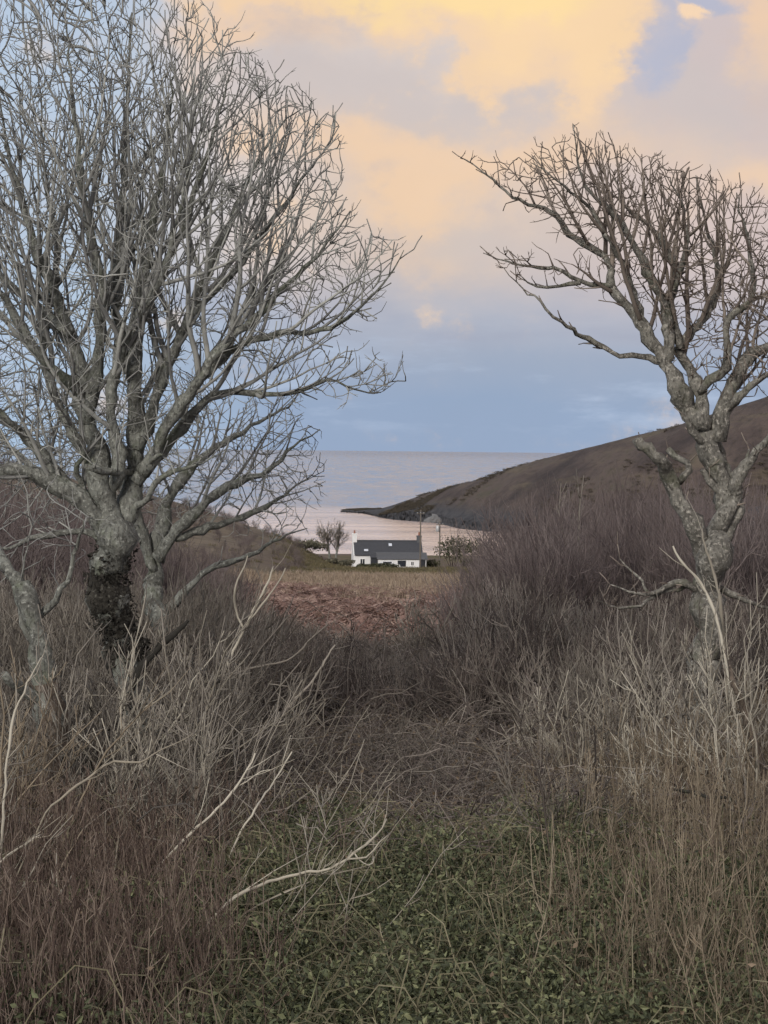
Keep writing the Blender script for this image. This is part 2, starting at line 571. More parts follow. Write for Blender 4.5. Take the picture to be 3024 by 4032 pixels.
def grid_obj(name, X, Y, Z, mat):
    n, m = X.shape
    V = np.stack([X, Y, Z], -1).reshape(-1, 3)
    i = np.arange(n * m).reshape(n, m)
    q = np.stack([i[:-1, :-1], i[:-1, 1:], i[1:, 1:], i[1:, :-1]], -1).reshape(-1, 4)
    return link(name, mesh_np(name, V, q.ravel(), 4 * np.arange(len(q)), mat))


def ground_mat():
    m, t, b = material('moorland soil and turf', 0.97)
    co = t.node('ShaderNodeNewGeometry').outputs['Position']
    sp = t.node('ShaderNodeSeparateXYZ')
    t.put(sp.inputs[0], co)
    n = t.noise(co, 0.16, 7, 0.65)
    n2 = t.noise(co, 1.3, 6, 0.65)
    n3 = t.noise(t.vm('MULTIPLY', co, (1, 0.35, 1)), 0.05, 6, 0.6)
    soil = t.ramp(n2, [(0.3, (0.04, 0.034, 0.026)), (0.6, (0.085, 0.07, 0.053)), (0.8, (0.12, 0.10, 0.075))])
    turf = t.ramp(n, [(0.3, (0.055, 0.05, 0.028)), (0.48, (0.10, 0.085, 0.045)), (0.62, (0.13, 0.10, 0.06)), (0.75, (0.075, 0.072, 0.038))])
    turf = t.mix(t.smooth(n3, 0.44, 0.58), turf, (0.10, 0.074, 0.058))
    turf = t.mix(t.smooth(t.m('MULTIPLY', sp.outputs[0], -1.0), 10.0, 18.0), turf, t.ramp(n, [(0.35, (0.08, 0.064, 0.048)), (0.55, (0.16, 0.13, 0.095)), (0.7, (0.10, 0.085, 0.06))]))
    c = t.mix(t.smooth(sp.outputs[1], 90.0, 170.0), soil, turf)
    t.put(b.inputs['Base Color'], c)
    bump(t, b, t.m('ADD', n2, n), 0.7, 0.15)
    return m


ys = np.concatenate([np.linspace(-60, 0, 13)[:-1], np.linspace(0, 60, 121)[:-1], np.linspace(60, 600, 217)])
us = np.linspace(-1, 1, 161)
YY = ys[:, None] + 0 * us[None]
XX = us[None] * (70 + 0.55 * np.abs(ys))[:, None]
tag(grid_obj('ground', XX, YY, G(XX, YY), ground_mat()), kind='structure')


def heath_mat():
    m, t, b = material('heath hill', 0.97)
    co = t.node('ShaderNodeNewGeometry').outputs['Position']
    sp = t.node('ShaderNodeSeparateXYZ')
    t.put(sp.inputs[0], co)
    n = t.noise(co, 0.035, 8, 0.68)
    n2 = t.noise(co, 0.35, 6, 0.7)
    n3 = t.noise(t.vm('MULTIPLY', co, (0.5, 0.5, 2.4)), 0.06, 6, 0.6)
    c = t.ramp(n, [(0.32, (0.042, 0.035, 0.036)), (0.44, (0.072, 0.057, 0.054)), (0.54, (0.105, 0.083, 0.074)), (0.64, (0.085, 0.076, 0.058)), (0.76, (0.05, 0.046, 0.042))])
    c = t.mix(t.m('MULTIPLY', t.smooth(n3, 0.52, 0.66), 0.5), c, (0.15, 0.125, 0.085))
    c = t.mix(t.m('MULTIPLY', t.smooth(n2, 0.5, 0.7), 0.6), c, (0.035, 0.032, 0.026))
    # bare dark rock low down by the water
    nz = t.m('ADD', sp.outputs[2], t.m('MULTIPLY', t.m('SUBTRACT', n2, 0.5), 7.0))
    rk = t.m('SUBTRACT', 1.0, t.smooth(nz, 4.5, 10.0))
    rock = t.ramp(n2, [(0.35, (0.035, 0.037, 0.043)), (0.55, (0.07, 0.07, 0.076)), (0.75, (0.12, 0.115, 0.11))])
    c = t.mix(rk, c, rock)
    t.put(b.inputs['Base Color'], c)
    bump(t, b, t.m('ADD', n2, n), 1.0, 1.5)
    return m


def headland():
    """ridge, near foot and far foot curves lofted into one hill"""
    # (pixel x, pixel y, distance) of the skyline and of the near waterline
    ridge = [(1350, 2008, 945), (1420, 2004, 935), (1500, 2003, 925), (1560, 1985, 905), (1640, 1957, 880), (1760, 1922, 850), (1880, 1892, 820), (2100, 1816, 780),
             (2400, 1742, 740), (2750, 1654, 710), (3060, 1548, 690), (3400, 1450, 670), (3900, 1330, 660), (4700, 1230, 650)]
    foot = [(1340, 2012), (1430, 2018), (1500, 2035), (1545, 2042), (1620, 2048), (1720, 2056), (1810, 2078), (1960, 2092), (2200, 2115), (2450, 2130), (2800, 2140), (3200, 2140), (3900, 2140), (4700, 2140)]
    n = 260
    R = np.array([P(*r) for r in ridge])
    Fp = []
    for (a, b2) in foot:
        v = P(a, b2, 1.0) - CAM
        Fp.append(CAM + v * (29.5 / -v[2]))
    Fp = np.array(Fp)
    s = np.linspace(0, 1, len(R))
    u = np.linspace(0, 1, n)

    def ip(A):
        return np.stack([np.interp(u, s, A[:, k]) for k in range(3)], -1)
    Rr, Ff = ip(R), ip(Fp)
    for A in (Rr, Ff):                                       # smooth the corners
        for _ in range(4):
            A[1:-1] = 0.25 * A[:-2] + 0.5 * A[1:-1] + 0.25 * A[2:]
    m = 90
    X = np.empty((n, m)); Y = np.empty((n, m)); Z = np.empty((n, m))
    B = Rr + (Rr - Ff) * np.array([0.7, 0.9, 0]) + np.array([0, 20, 0])
    B[:, 2] = -2
    tt = np.linspace(0, 1, 60)
    for i in range(n):
        h = Rr[i, 2] - 0.5
        cliff = min(0.55, 3.6 / max(h, 0.5))
        prof = np.where(tt < 0.12, cliff * sstep(tt, 0, 0.12) * 0.9 + 0 * tt, 0)
        body = cliff * 0.9 + (1 - cliff * 0.9) * np.sin(np.clip((tt - 0.12) / 0.88, 0, 1) * math.pi / 2) ** 1.15
        prof = np.where(tt < 0.12, prof, body)
        X[i, :60] = Ff[i, 0] + (Rr[i, 0] - Ff[i, 0]) * tt
        Y[i, :60] = Ff[i, 1] + (Rr[i, 1] - Ff[i, 1]) * tt
        Z[i, :60] = -0.5 + (Rr[i, 2] + 0.5) * prof
        t2 = np.linspace(0, 1, 31)[1:]
        X[i, 60:] = Rr[i, 0] + (B[i, 0] - Rr[i, 0]) * t2
        Y[i, 60:] = Rr[i, 1] + (B[i, 1] - Rr[i, 1]) * t2
        Z[i, 60:] = Rr[i, 2] * np.cos(t2 * math.pi / 2) ** 0.8 - 2 * t2
    k = np.concatenate([np.sin(np.linspace(0, 1, 60) * math.pi) ** 0.7, np.zeros(30)])[None]
    Z += k * (0.6 * wob(X, Y, 0.25, 5) + 1.1 * wob(X, Y, 0.08, 6)) * np.clip(Rr[:, 2:3] / 12, 0.25, 1)
    rockk = np.concatenate([np.exp(-((np.linspace(0, 1, 60) - 0.08) / 0.08) ** 2), np.zeros(30)])[None]
    r = np.random.default_rng(4)
    Y += rockk * r.normal(0, 1.6, X.shape)
    Z += rockk * r.normal(0, 0.5, X.shape)
    tag(grid_obj('headland_hill', X, Y, Z, heath_mat()), kind='structure')
    return X, Y, Z


HEAD = headland()


def sea_mat():
    m, t, b = material('sea water', 0.12)
    co = t.node('ShaderNodeNewGeometry').outputs['Position']
    sp = t.node('ShaderNodeSeparateXYZ')
    t.put(sp.inputs[0], co)
    dist = sp.outputs[1]
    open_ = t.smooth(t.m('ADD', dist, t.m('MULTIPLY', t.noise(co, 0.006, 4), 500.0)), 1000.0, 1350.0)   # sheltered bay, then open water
    w1 = t.noise(t.vm('MULTIPLY', co, (0.5, 1.0, 1)), 0.35, 4, 0.6)
    w2 = t.noise(t.vm('MULTIPLY', co, (1.0, 0.22, 1)), 0.045, 5, 0.7)
    w3 = t.noise(t.vm('MULTIPLY', co, (1.0, 0.10, 1)), 0.022, 7, 0.8)
    chop = t.smooth(t.m('ADD', t.m('MULTIPLY', w2, 0.5), t.m('MULTIPLY', w3, 0.5)), 0.40, 0.60)
    far = t.smooth(dist, 4000.0, 14000.0)
    deep = t.mix(chop, (0.07, 0.115, 0.21), (0.25, 0.27, 0.34))
    deep = t.mix(far, deep, (0.07, 0.08, 0.13))
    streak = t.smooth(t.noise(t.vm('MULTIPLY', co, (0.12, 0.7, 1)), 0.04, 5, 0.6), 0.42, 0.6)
    bay = t.mix(streak, (0.55, 0.43, 0.38), (0.80, 0.62, 0.53))  # reflected pink sky painted into the bay's base colour, brighter in streaks
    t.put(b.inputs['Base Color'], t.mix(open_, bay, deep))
    t.put(b.inputs['Roughness'], t.m('ADD', 0.14, t.m('MULTIPLY', open_, t.m('SUBTRACT', t.m('MULTIPLY', chop, 0.14), 0.06))))
    b.inputs['IOR'].default_value = 1.33
    t.put(b.inputs['Specular IOR Level'], t.m('SUBTRACT', 0.5, t.m('ADD', t.m('MULTIPLY', open_, 0.16), t.m('MULTIPLY', far, 0.16))))
    n = t.node('ShaderNodeBump')
    n.inputs['Distance'].default_value = 0.8
    t.put(n.inputs['Strength'], t.m('SUBTRACT', 0.95, t.m('MULTIPLY', open_, 0.74)))
    t.put(n.inputs['Height'], t.m('ADD', w1, t.m('MULTIPLY', w2, t.m('MULTIPLY', open_, 1.6))))
    t.l.new(n.outputs[0], b.inputs['Normal'])
    return m


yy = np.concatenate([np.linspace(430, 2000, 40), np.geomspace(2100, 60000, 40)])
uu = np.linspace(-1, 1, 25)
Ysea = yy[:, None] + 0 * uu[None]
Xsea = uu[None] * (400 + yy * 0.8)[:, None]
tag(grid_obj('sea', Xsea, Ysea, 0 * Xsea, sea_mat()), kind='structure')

# ------------------------------------------------------------------ trees
def in_poly(x, y, poly):
    p = np.array(poly, dtype=float)
    c = np.zeros(len(x), dtype=bool)
    j = len(p) - 1
    for i in range(len(p)):
        xi, yi = p[i]
        xj, yj = p[j]
        c ^= ((yi > y) != (yj > y)) & (x < (xj - xi) * (y - yi) / (yj - yi + 1e-12) + xi)
        j = i
    return c


def edge_dist(x, y, poly):
    p = np.array(poly, dtype=float)
    d = np.full(len(x), 1e9)
    for a, b in zip(p, np.roll(p, -1, 0)):
        v = b - a
        t = np.clip(((x - a[0]) * v[0] + (y - a[1]) * v[1]) / (v @ v), 0, 1)
        d = np.minimum(d, np.hypot(x - a[0] - t * v[0], y - a[1] - t * v[1]))
    return d


def crown_points(poly, n, D, seed, thick=0.6, cap=500, edge=0.0, ymax_bias=None):
    """points filling a crown whose outline is poly and whose depth grows towards its middle"""
    r = np.random.default_rng(seed)
    p = np.array(poly)
    out = []
    while sum(map(len, out)) < n:
        x = r.uniform(p[:, 0].min(), p[:, 0].max(), 4 * n)
        y = r.uniform(p[:, 1].min(), p[:, 1].max(), 4 * n)
        ok = in_poly(x, y, poly)
        x, y = x[ok], y[ok]
        e = np.minimum(edge_dist(x, y, poly), cap)
        if edge:
            k = r.random(len(x)) < (1 - edge) + edge * np.exp(-e / 200)
            x, y, e = x[k], y[k], e[k]
        dd = r.uniform(-1, 1, len(x)) * e / F0 * D * thick * 2
        out.append(np.stack([x, y, D + dd], -1))
    q = np.concatenate(out)[:n]
    v = np.stack([(q[:, 0] - W0 / 2) / F0, -(q[:, 1] - H0 / 2) / F0, -np.ones(n)], -1) @ RMn.T
    return CAM + v * q[:, 2:3]


def colonize(pos, par, att, step, kill, infl, iters, up=0.0, keep=0.35, jit=0.15, seed=0, maxn=40000):
    """grow a branch skeleton from seed nodes towards attraction points"""
    r = np.random.default_rng(seed)
    pos = [np.array(pos, dtype=np.float32)]
    par = list(par)
    P0 = pos[0]
    dirs = np.zeros_like(P0)
    for i, p in enumerate(par):
        if p >= 0:
            v = P0[i] - P0[p]
            dirs[i] = v / (np.linalg.norm(v) + 1e-9)
    allp = P0
    alld = dirs
    att = att.astype(np.float32)
    nd = np.full(len(att), 1e9, dtype=np.float32)
    ni = np.zeros(len(att), dtype=int)

    def upd(start):
        new = allp[start:]
        for c in range(0, len(new), 600):
            blk = new[c:c + 600]
            D2 = ((att[:, None] - blk[None]) ** 2).sum(-1)
            k = D2.argmin(1)
            d = D2[np.arange(len(att)), k]
            b = d < nd
            nd[b] = d[b]
            ni[b] = k[b] + start + c
    upd(0)
    for it in range(iters):
        live = nd > kill * kill
        att, nd, ni = att[live], nd[live], ni[live]
        act = nd < infl * infl
        if not act.any():
            break
        v = att[act] - allp[ni[act]]
        v /= np.linalg.norm(v, axis=1, keepdims=True) + 1e-9
        acc = np.zeros_like(allp)
        np.add.at(acc, ni[act], v)
        g = np.unique(ni[act])
        dv = acc[g]
        dv /= np.linalg.norm(dv, axis=1, keepdims=True) + 1e-9
        dv = dv + keep * alld[g] + np.array([0, 0, up], dtype=np.float32) + r.normal(0, jit, dv.shape)
        dv /= np.linalg.norm(dv, axis=1, keepdims=True) + 1e-9
        newp = (allp[g] + dv * step).astype(np.float32)
        # do not regrow onto an existing node
        st = len(allp)
        allp = np.concatenate([allp, newp])
        alld = np.concatenate([alld, dv.astype(np.float32)])
        par += g.tolist()
        upd(st)
        if len(allp) > maxn:
            break
    return allp.astype(float), np.array(par)


def skeleton_polys(pos, par, nseed, seed_r, tip_r, expo, seed=0, maxlen=26, jitter=0.0):
    """pipe-model radii, then chains; chains of seed nodes are left out (limbs are built apart)"""
    r = np.random.default_rng(seed)
    n = len(pos)
    kids = [[] for _ in range(n)]
    for i in range(n):
        if par[i] >= 0:
            kids[par[i]].append(i)
    # children always come later than parents for grown nodes
    rad = np.zeros(n)
    w = np.zeros(n)
    for i in range(n - 1, nseed - 1, -1):
        if not kids[i]:
            w[i] = tip_r ** expo
        rad[i] = w[i] ** (1 / expo)
        w[par[i]] += w[i]
    rad[:nseed] = seed_r
    main = np.full(n, -1)
    for i in range(n):
        if kids[i]:
            main[i] = max(kids[i], key=lambda k: rad[k])
    for _ in range(2):
        q = pos.copy()
        for i in range(nseed, n):
            if main[i] >= 0:
                q[i] = 0.5 * pos[i] + 0.25 * (pos[par[i]] + pos[main[i]])
        pos = q
    if jitter:
        pos[nseed:] += r.normal(0, jitter, pos[nseed:].shape)
    polys = []
    for i in range(nseed, n):
        p = par[i]
        if p >= nseed and main[p] == i:
            continue
        ch = [p, i]
        while main[ch[-1]] >= 0 and main[ch[-1]] >= nseed:
            ch.append(main[ch[-1]])
        rr = rad[ch].copy()
        rr[0] = min(rr[0], rr[1] * 1.35)
        rr[-1] *= 0.55
        polys.append((pos[ch], rr, r.random()))
    return polys, pos, rad, main


def spray(base, dirn, length, rad, seed, kinds=(3, 5), up=0.5, fork=True):
    """short end twigs, vectorised: base (N,3), dirn (N,3)"""
    r = np.random.default_rng(seed)
    n = len(base)
    ln = length * r.uniform(0.5, 1.4, n)
    d = dirn + r.normal(0, 0.45, (n, 3)) + np.array([0, 0, up])
    d /= np.linalg.norm(d, axis=1, keepdims=True)
    d2 = d + r.normal(0, 0.25, (n, 3)) + np.array([0, 0, up * 0.5])
    d2 /= np.linalg.norm(d2, axis=1, keepdims=True)
    p1 = base + d * (ln * 0.5)[:, None]
    p2 = p1 + d2 * (ln * 0.5)[:, None]
    out = []
    for k in range(n):
        out.append((np.array([base[k], p1[k], p2[k]]), np.array([rad, rad * 0.85, rad * 0.5]), r.random()))
    if fork:
        f = r.random(n) < 0.6
        for k in np.nonzero(f)[0]:
            dd = d[k] + r.normal(0, 0.5, 3) + np.array([0, 0, up * 0.6])
            dd /= np.linalg.norm(dd)
            e = p1[k] + dd * ln[k] * r.uniform(0.25, 0.55)
            out.append((np.array([p1[k], e]), np.array([rad * 0.85, rad * 0.5]), r.random()))
    return out


def trace(pts, D, depth, seed, step=0.12, wobble=0.018):
    """a limb from its course in the photograph: (px, py, radius in px) at D metres, wandering in depth to D+depth"""
    r = np.random.default_rng(seed)
    n = len(pts)
    dd = np.linspace(0, 1, n) ** 1.2 * depth + np.concatenate([[0], r.normal(0, 0.08, n - 1)])
    arr = []
    for (x, y, rp), q in zip(pts, dd):
        d = D + q
        arr.append([*P(x, y, d), rp / F0 * d])
    a = catmull(arr, step)
    a[1:-1, :3] += r.normal(0, wobble, a[1:-1, :3].shape)
    if pts[-1][2] <= 10 and step >= 0.1:                      # limbs thin out to twigs unless sawn off
        a[:, 3] *= 1 - 0.6 * np.clip((np.linspace(0, 1, len(a)) - 0.6) / 0.4, 0, 1)
    k = np.arange(len(a))
    big = np.clip(a[:, 3] / 0.05, 0, 1)
    a[:, 3] *= 1 + 0.14 * big * np.sin(k * 0.9 + seed) + 0.10 * big * r.normal(0, 1, len(a)).clip(-1.2, 1.5)
    a[1:-1, :3] += 0.16 * a[1:-1, 3:4] * np.sin(k[1:-1, None] * 0.7 + np.array([seed, seed * 2.1, seed * 3.3]))
    a[:, 3] = np.maximum(a[:, 3], 0.004)
    return a


def offshoots(limbs, centre, poly, spacing, lenf, seed, up=0.03, lmax=2.4, rmin=0.0065, spread=0.75, ratio=0.68, s0=0.18):
    """long side branches leaving the limbs at a sharp angle and bending outward and up"""
    r = np.random.default_rng(seed)
    out = []
    for a in limbs:
        seg = np.linalg.norm(np.diff(a[:, :3], axis=0), axis=1)
        cs = np.concatenate([[0], np.cumsum(seg)])
        L = cs[-1]
        s = L * s0 + spacing * r.random()
        while s < L * 0.97:
            i = min(np.searchsorted(cs, s), len(a) - 1)
            t = a[i, :3] - a[max(i - 2, 0), :3]
            t = t / (np.linalg.norm(t) + 1e-9)
            pv = r.normal(0, 1, 3)
            pv -= t * (pv @ t)
            pv /= np.linalg.norm(pv) + 1e-9
            if pv[2] < -0.4 and r.random() < 0.6:
                pv = -pv
            d = t * 0.8 + pv * spread * r.uniform(0.6, 1.2)
            ln = min(lenf * (L - s) + 0.35, lmax) * r.uniform(0.55, 1.1)
            n = max(3, int(ln / 0.1))
            p = a[i, :3].copy()
            pts = [p.copy()]
            r0 = max(min(a[i, 3] * ratio, 0.006 + ln * 0.013), rmin)
            o = p - centre
            o /= np.linalg.norm(o) + 1e-9
            for k in range(n):
                d = d / np.linalg.norm(d) + 0.05 * o + np.array([0, 0, up]) + r.normal(0, 0.075, 3)
                d /= np.linalg.norm(d)
                p = p + d * 0.1
                pts.append(p.copy())
            pts = np.array(pts)
            q = proj(pts)
            ok = in_poly(q[:, 0], q[:, 1], poly)
            m = len(pts) if ok[1:].all() else max(3, int(np.argmin(ok[1:]) + 1))
            pts = pts[:m]
            rr = np.maximum(r0 * (1 - 0.8 * np.linspace(0, 1, m)), rmin)
            out.append(np.concatenate([pts, rr[:, None]], 1))
            s += spacing * r.uniform(0.7, 1.35)
    return out


def build_tree(label, base, trunks, limbs, att, mats, tip_r, step, kill, infl, iters, seed, twig_len=0.2, twig_n=1.0,
               up=0.05, keep=0.35, jit=0.15, expo=2.35, name='bare_tree', cat='tree', group=None, knots=0.10, side_sp=1.0, poly=None, sp=(0.28, 0.30), lenf=0.75):
    root = empty(name, base)
    tag(root, label, cat, group)
    mb, mt = mats
    for a in trunks:
        tube_obj('trunk', [(a[:, :3], a[:, 3] * (1 + 0.08 * np.sin(np.arange(len(a)) * 1.3)), 0.5)], mb, root, 12, knots, seed + 1)
    for k, a in enumerate(limbs):
        tube_obj('limb', [(a[:, :3], a[:, 3], 0.6)], mb, root, 8, knots, seed + 2 + k)
    pos, par, rr = [], [], []
    cen = trunks[0][-1, :3] - np.array([0, 0, 0.6])
    sec = []
    if poly is not None:
        o1 = offshoots(limbs, cen, poly, sp[0], lenf, seed + 70)
        o2 = offshoots(o1, cen, poly, sp[1], lenf, seed + 71, lmax=1.3)
        sec = o1 + o2
    for a in limbs + sec:
        for i in range(0, len(a)):
            if i % 2 and i != len(a) - 1:
                continue
            if i == 0:
                par.append(-1)
            else:
                par.append(len(pos) - 1)
            pos.append(a[i, :3])
            rr.append(a[i, 3])
    ns = len(pos)
    ap, pr = colonize(pos, par, att, step, kill, infl, iters, up, keep, jit, seed)
    polys, ap, rad, main = skeleton_polys(ap, pr, ns, np.array(rr), tip_r, expo, seed, jitter=step * 0.06)
    # end sprays at tips and side twigs along thin branches
    n = len(ap)
    idx = np.arange(ns, n)
    d = ap[idx] - ap[pr[idx]]
    d /= np.linalg.norm(d, axis=1, keepdims=True) + 1e-9
    r = np.random.default_rng(seed + 9)
    tips = (main[idx] < 0)
    thin = (rad[idx] < tip_r * 2.2) & (r.random(len(idx)) < 0.28 * twig_n)
    tw = spray(ap[idx[tips]], d[tips], twig_len, tip_r * 0.9, seed + 3, up=up * 4)
    tw += spray(ap[idx[thin]], d[thin] + r.normal(0, 0.5, (thin.sum(), 3)) * side_sp, twig_len * 0.8, tip_r * 0.85, seed + 4, up=up * 4)
    polys = polys + [(a[:, :3], a[:, 3], r.random()) for a in sec]
    big = [p for p in polys if p[1].max() > 0.022]
    small = [p for p in polys if p[1].max() <= 0.022]
    V = [tubes(big, 6, 0.06, seed)] if big else []
    V.append(tubes(small, 4, 0.0, seed))
    V.append(tubes(tw, 3, 0.0, seed, cap=False))
    vs, ls, ss, ts = [], [], [], []
    nv = nl = 0
    for a, b, c, e in V:
        vs.append(a); ls.append(b + nv); ss.append(c + nl); ts.append(e)
        nv += len(a); nl += len(b)
    o = link('crown', mesh_np('crown', np.concatenate(vs) - np.array(base), np.concatenate(ls), np.concatenate(ss), mt, np.concatenate(ts)), root)
    return root


DL = 22.0
def gp(px, d):
    """ground point below pixel column px at distance d"""
    q = P(px, 1800, d)
    return np.array([q[0], q[1], float(G(q[0], q[1]))])


def big_left_tree():
    b = gp(500, DL)
    T = [(560, 3120, 70), (540, 2800, 66), (470, 2480, 64), (420, 2280, 68), (455, 2120, 72), (440, 2040, 62)]
    tr = trace(T, DL, 0, 1, 0.1, 0.008)
    tr[0, :3] = b - np.array([0, 0, 0.2])
    L = [
        ([(450, 2130, 60), (330, 1970, 48), (210, 1905, 42), (90, 1850, 38), (-90, 1830, 30), (-300, 1700, 20)], -0.7),
        ([(300, 1960, 30), (200, 1830, 28), (110, 1730, 24), (10, 1640, 20), (-120, 1500, 15)], -0.2),
        ([(440, 2060, 62), (405, 1930, 54), (375, 1790, 48), (340, 1650, 44), (325, 1500, 38), (250, 1250, 30), (150, 1000, 24), (60, 700, 17), (0, 400, 10)], 0.4),
        ([(345, 1670, 32), (385, 1400, 27), (400, 1150, 23), (335, 800, 18), (300, 500, 13), (260, 100, 9)], -0.5),
        ([(480, 2080, 58), (525, 1900, 50), (540, 1750, 44), (530, 1500, 36), (560, 1200, 28), (600, 900, 20), (650, 600, 14), (690, 250, 9)], 0.2),
        ([(538, 1770, 32), (640, 1500, 27), (740, 1250, 22), (850, 1000, 17), (980, 700, 12), (1100, 500, 9), (1185, 430, 6)], 0.5),
        ([(560, 1860, 30), (700, 1620, 26), (850, 1400, 22), (1050, 1200, 17), (1250, 1000, 12), (1380, 830, 8)], -0.5),
        ([(530, 1900, 28), (690, 1720, 24), (800, 1580, 19), (880, 1545, 15), (1050, 1550, 13), (1180, 1545, 12), (1285, 1492, 10), (1400, 1535, 8), (1500, 1545, 6)], 0.1),
        ([(700, 1620, 22), (900, 1385, 18), (1100, 1315, 14), (1300, 1290, 11), (1450, 1180, 9), (1550, 1060, 7), (1590, 985, 5)], -0.8),
        ([(530, 1520, 28), (455, 1230, 24), (480, 800, 18), (500, 400, 12), (520, 50, 9)], 0.9),
        ([(275, 1320, 22), (110, 1180, 18), (-60, 1000, 14), (-200, 700, 10)], 0.6),
        ([(330, 1560, 26), (180, 1420, 22), (20, 1180, 17), (-120, 880, 12)], -0.9),
        ([(480, 2170, 22), (330, 2095, 17), (160, 2115, 14), (30, 2155, 12), (-60, 2175, 9)], -0.5),
        ([(560, 1200, 20), (700, 950, 16), (800, 650, 12), (880, 380, 8), (930, 200, 5)], -0.6),
        ([(740, 1250, 16), (930, 1060, 13), (1120, 800, 9), (1300, 560, 6), (1320, 440, 4)], 0.8),
        ([(430, 1960, 34), (470, 1820, 30), (440, 1650, 26), (470, 1400, 22), (640, 1080, 16), (720, 760, 12), (800, 480, 8)], -0.9),
        ([(520, 1860, 17), (430, 1862, 16), (335, 1835, 13)], -0.6),
        ([(560, 1880, 13), (600, 1800, 12), (640, 1790, 10)], -0.5),
        ([(470, 2090, 24), (520, 2010, 20), (585, 1960, 16), (610, 1900, 14), (690, 1850, 10), (800, 1830, 7), (900, 1760, 5)], -0.7),
        ([(350, 1960, 16), (300, 1860, 14), (330, 1760, 12), (260, 1640, 10), (270, 1500, 7)], -0.8),
        ([(400, 1880, 26), (250, 1640, 22), (170, 1360, 18), (230, 1050, 14), (180, 700, 10), (150, 300, 7)], 1.0),
    ]
    L = [([(x, y, rp * 0.86) for x, y, rp in p], dp) for p, dp in L]
    limbs = [trace(p, DL, dp, 20 + i, 0.11, 0.010) for i, (p, dp) in enumerate(L)]
    poly = [(250, 1980), (620, 1780), (880, 1600), (1010, 1590), (1250, 1580), (1540, 1560), (1580, 1440), (1440, 1400), (1290, 1380), (1480, 1250), (1500, 1120), (1590, 980), (1500, 890), (1400, 930), (1365, 730),
            (1335, 430), (1290, 420), (1180, 350), (1010, 230), (920, 130), (830, 60), (690, -60), (500, -250), (0, -350), (-500, -250), (-750, 400), (-750, 1400), (-300, 1850)]
    att = crown_points(poly, 9000, DL, 3, 0.42, 520, edge=0.25)
    dark_part = tr[int(len(tr) * .42):int(len(tr) * .84)]
    root = build_tree('largest bare grey tree with a dark ivy-blackened trunk and dense fan of branches', b, [tr], limbs, att,
                      (M_BARK, M_TWIG_L), 0.0062, 0.085, 0.10, 0.9, 45, 5, 0.20, 1.1, up=0.12, keep=0.9, jit=0.10, poly=poly, sp=(0.22, 0.29), lenf=0.85)
    tube_obj('dark_bark', [(dark_part[:, :3], dark_part[:, 3] * np.interp(np.linspace(0, 1, len(dark_part)), [0, .15, .85, 1], [.9, 1.05, 1.05, .88]), .5)], M_DARKBARK, root, 14, 0.12, 6)
    return root


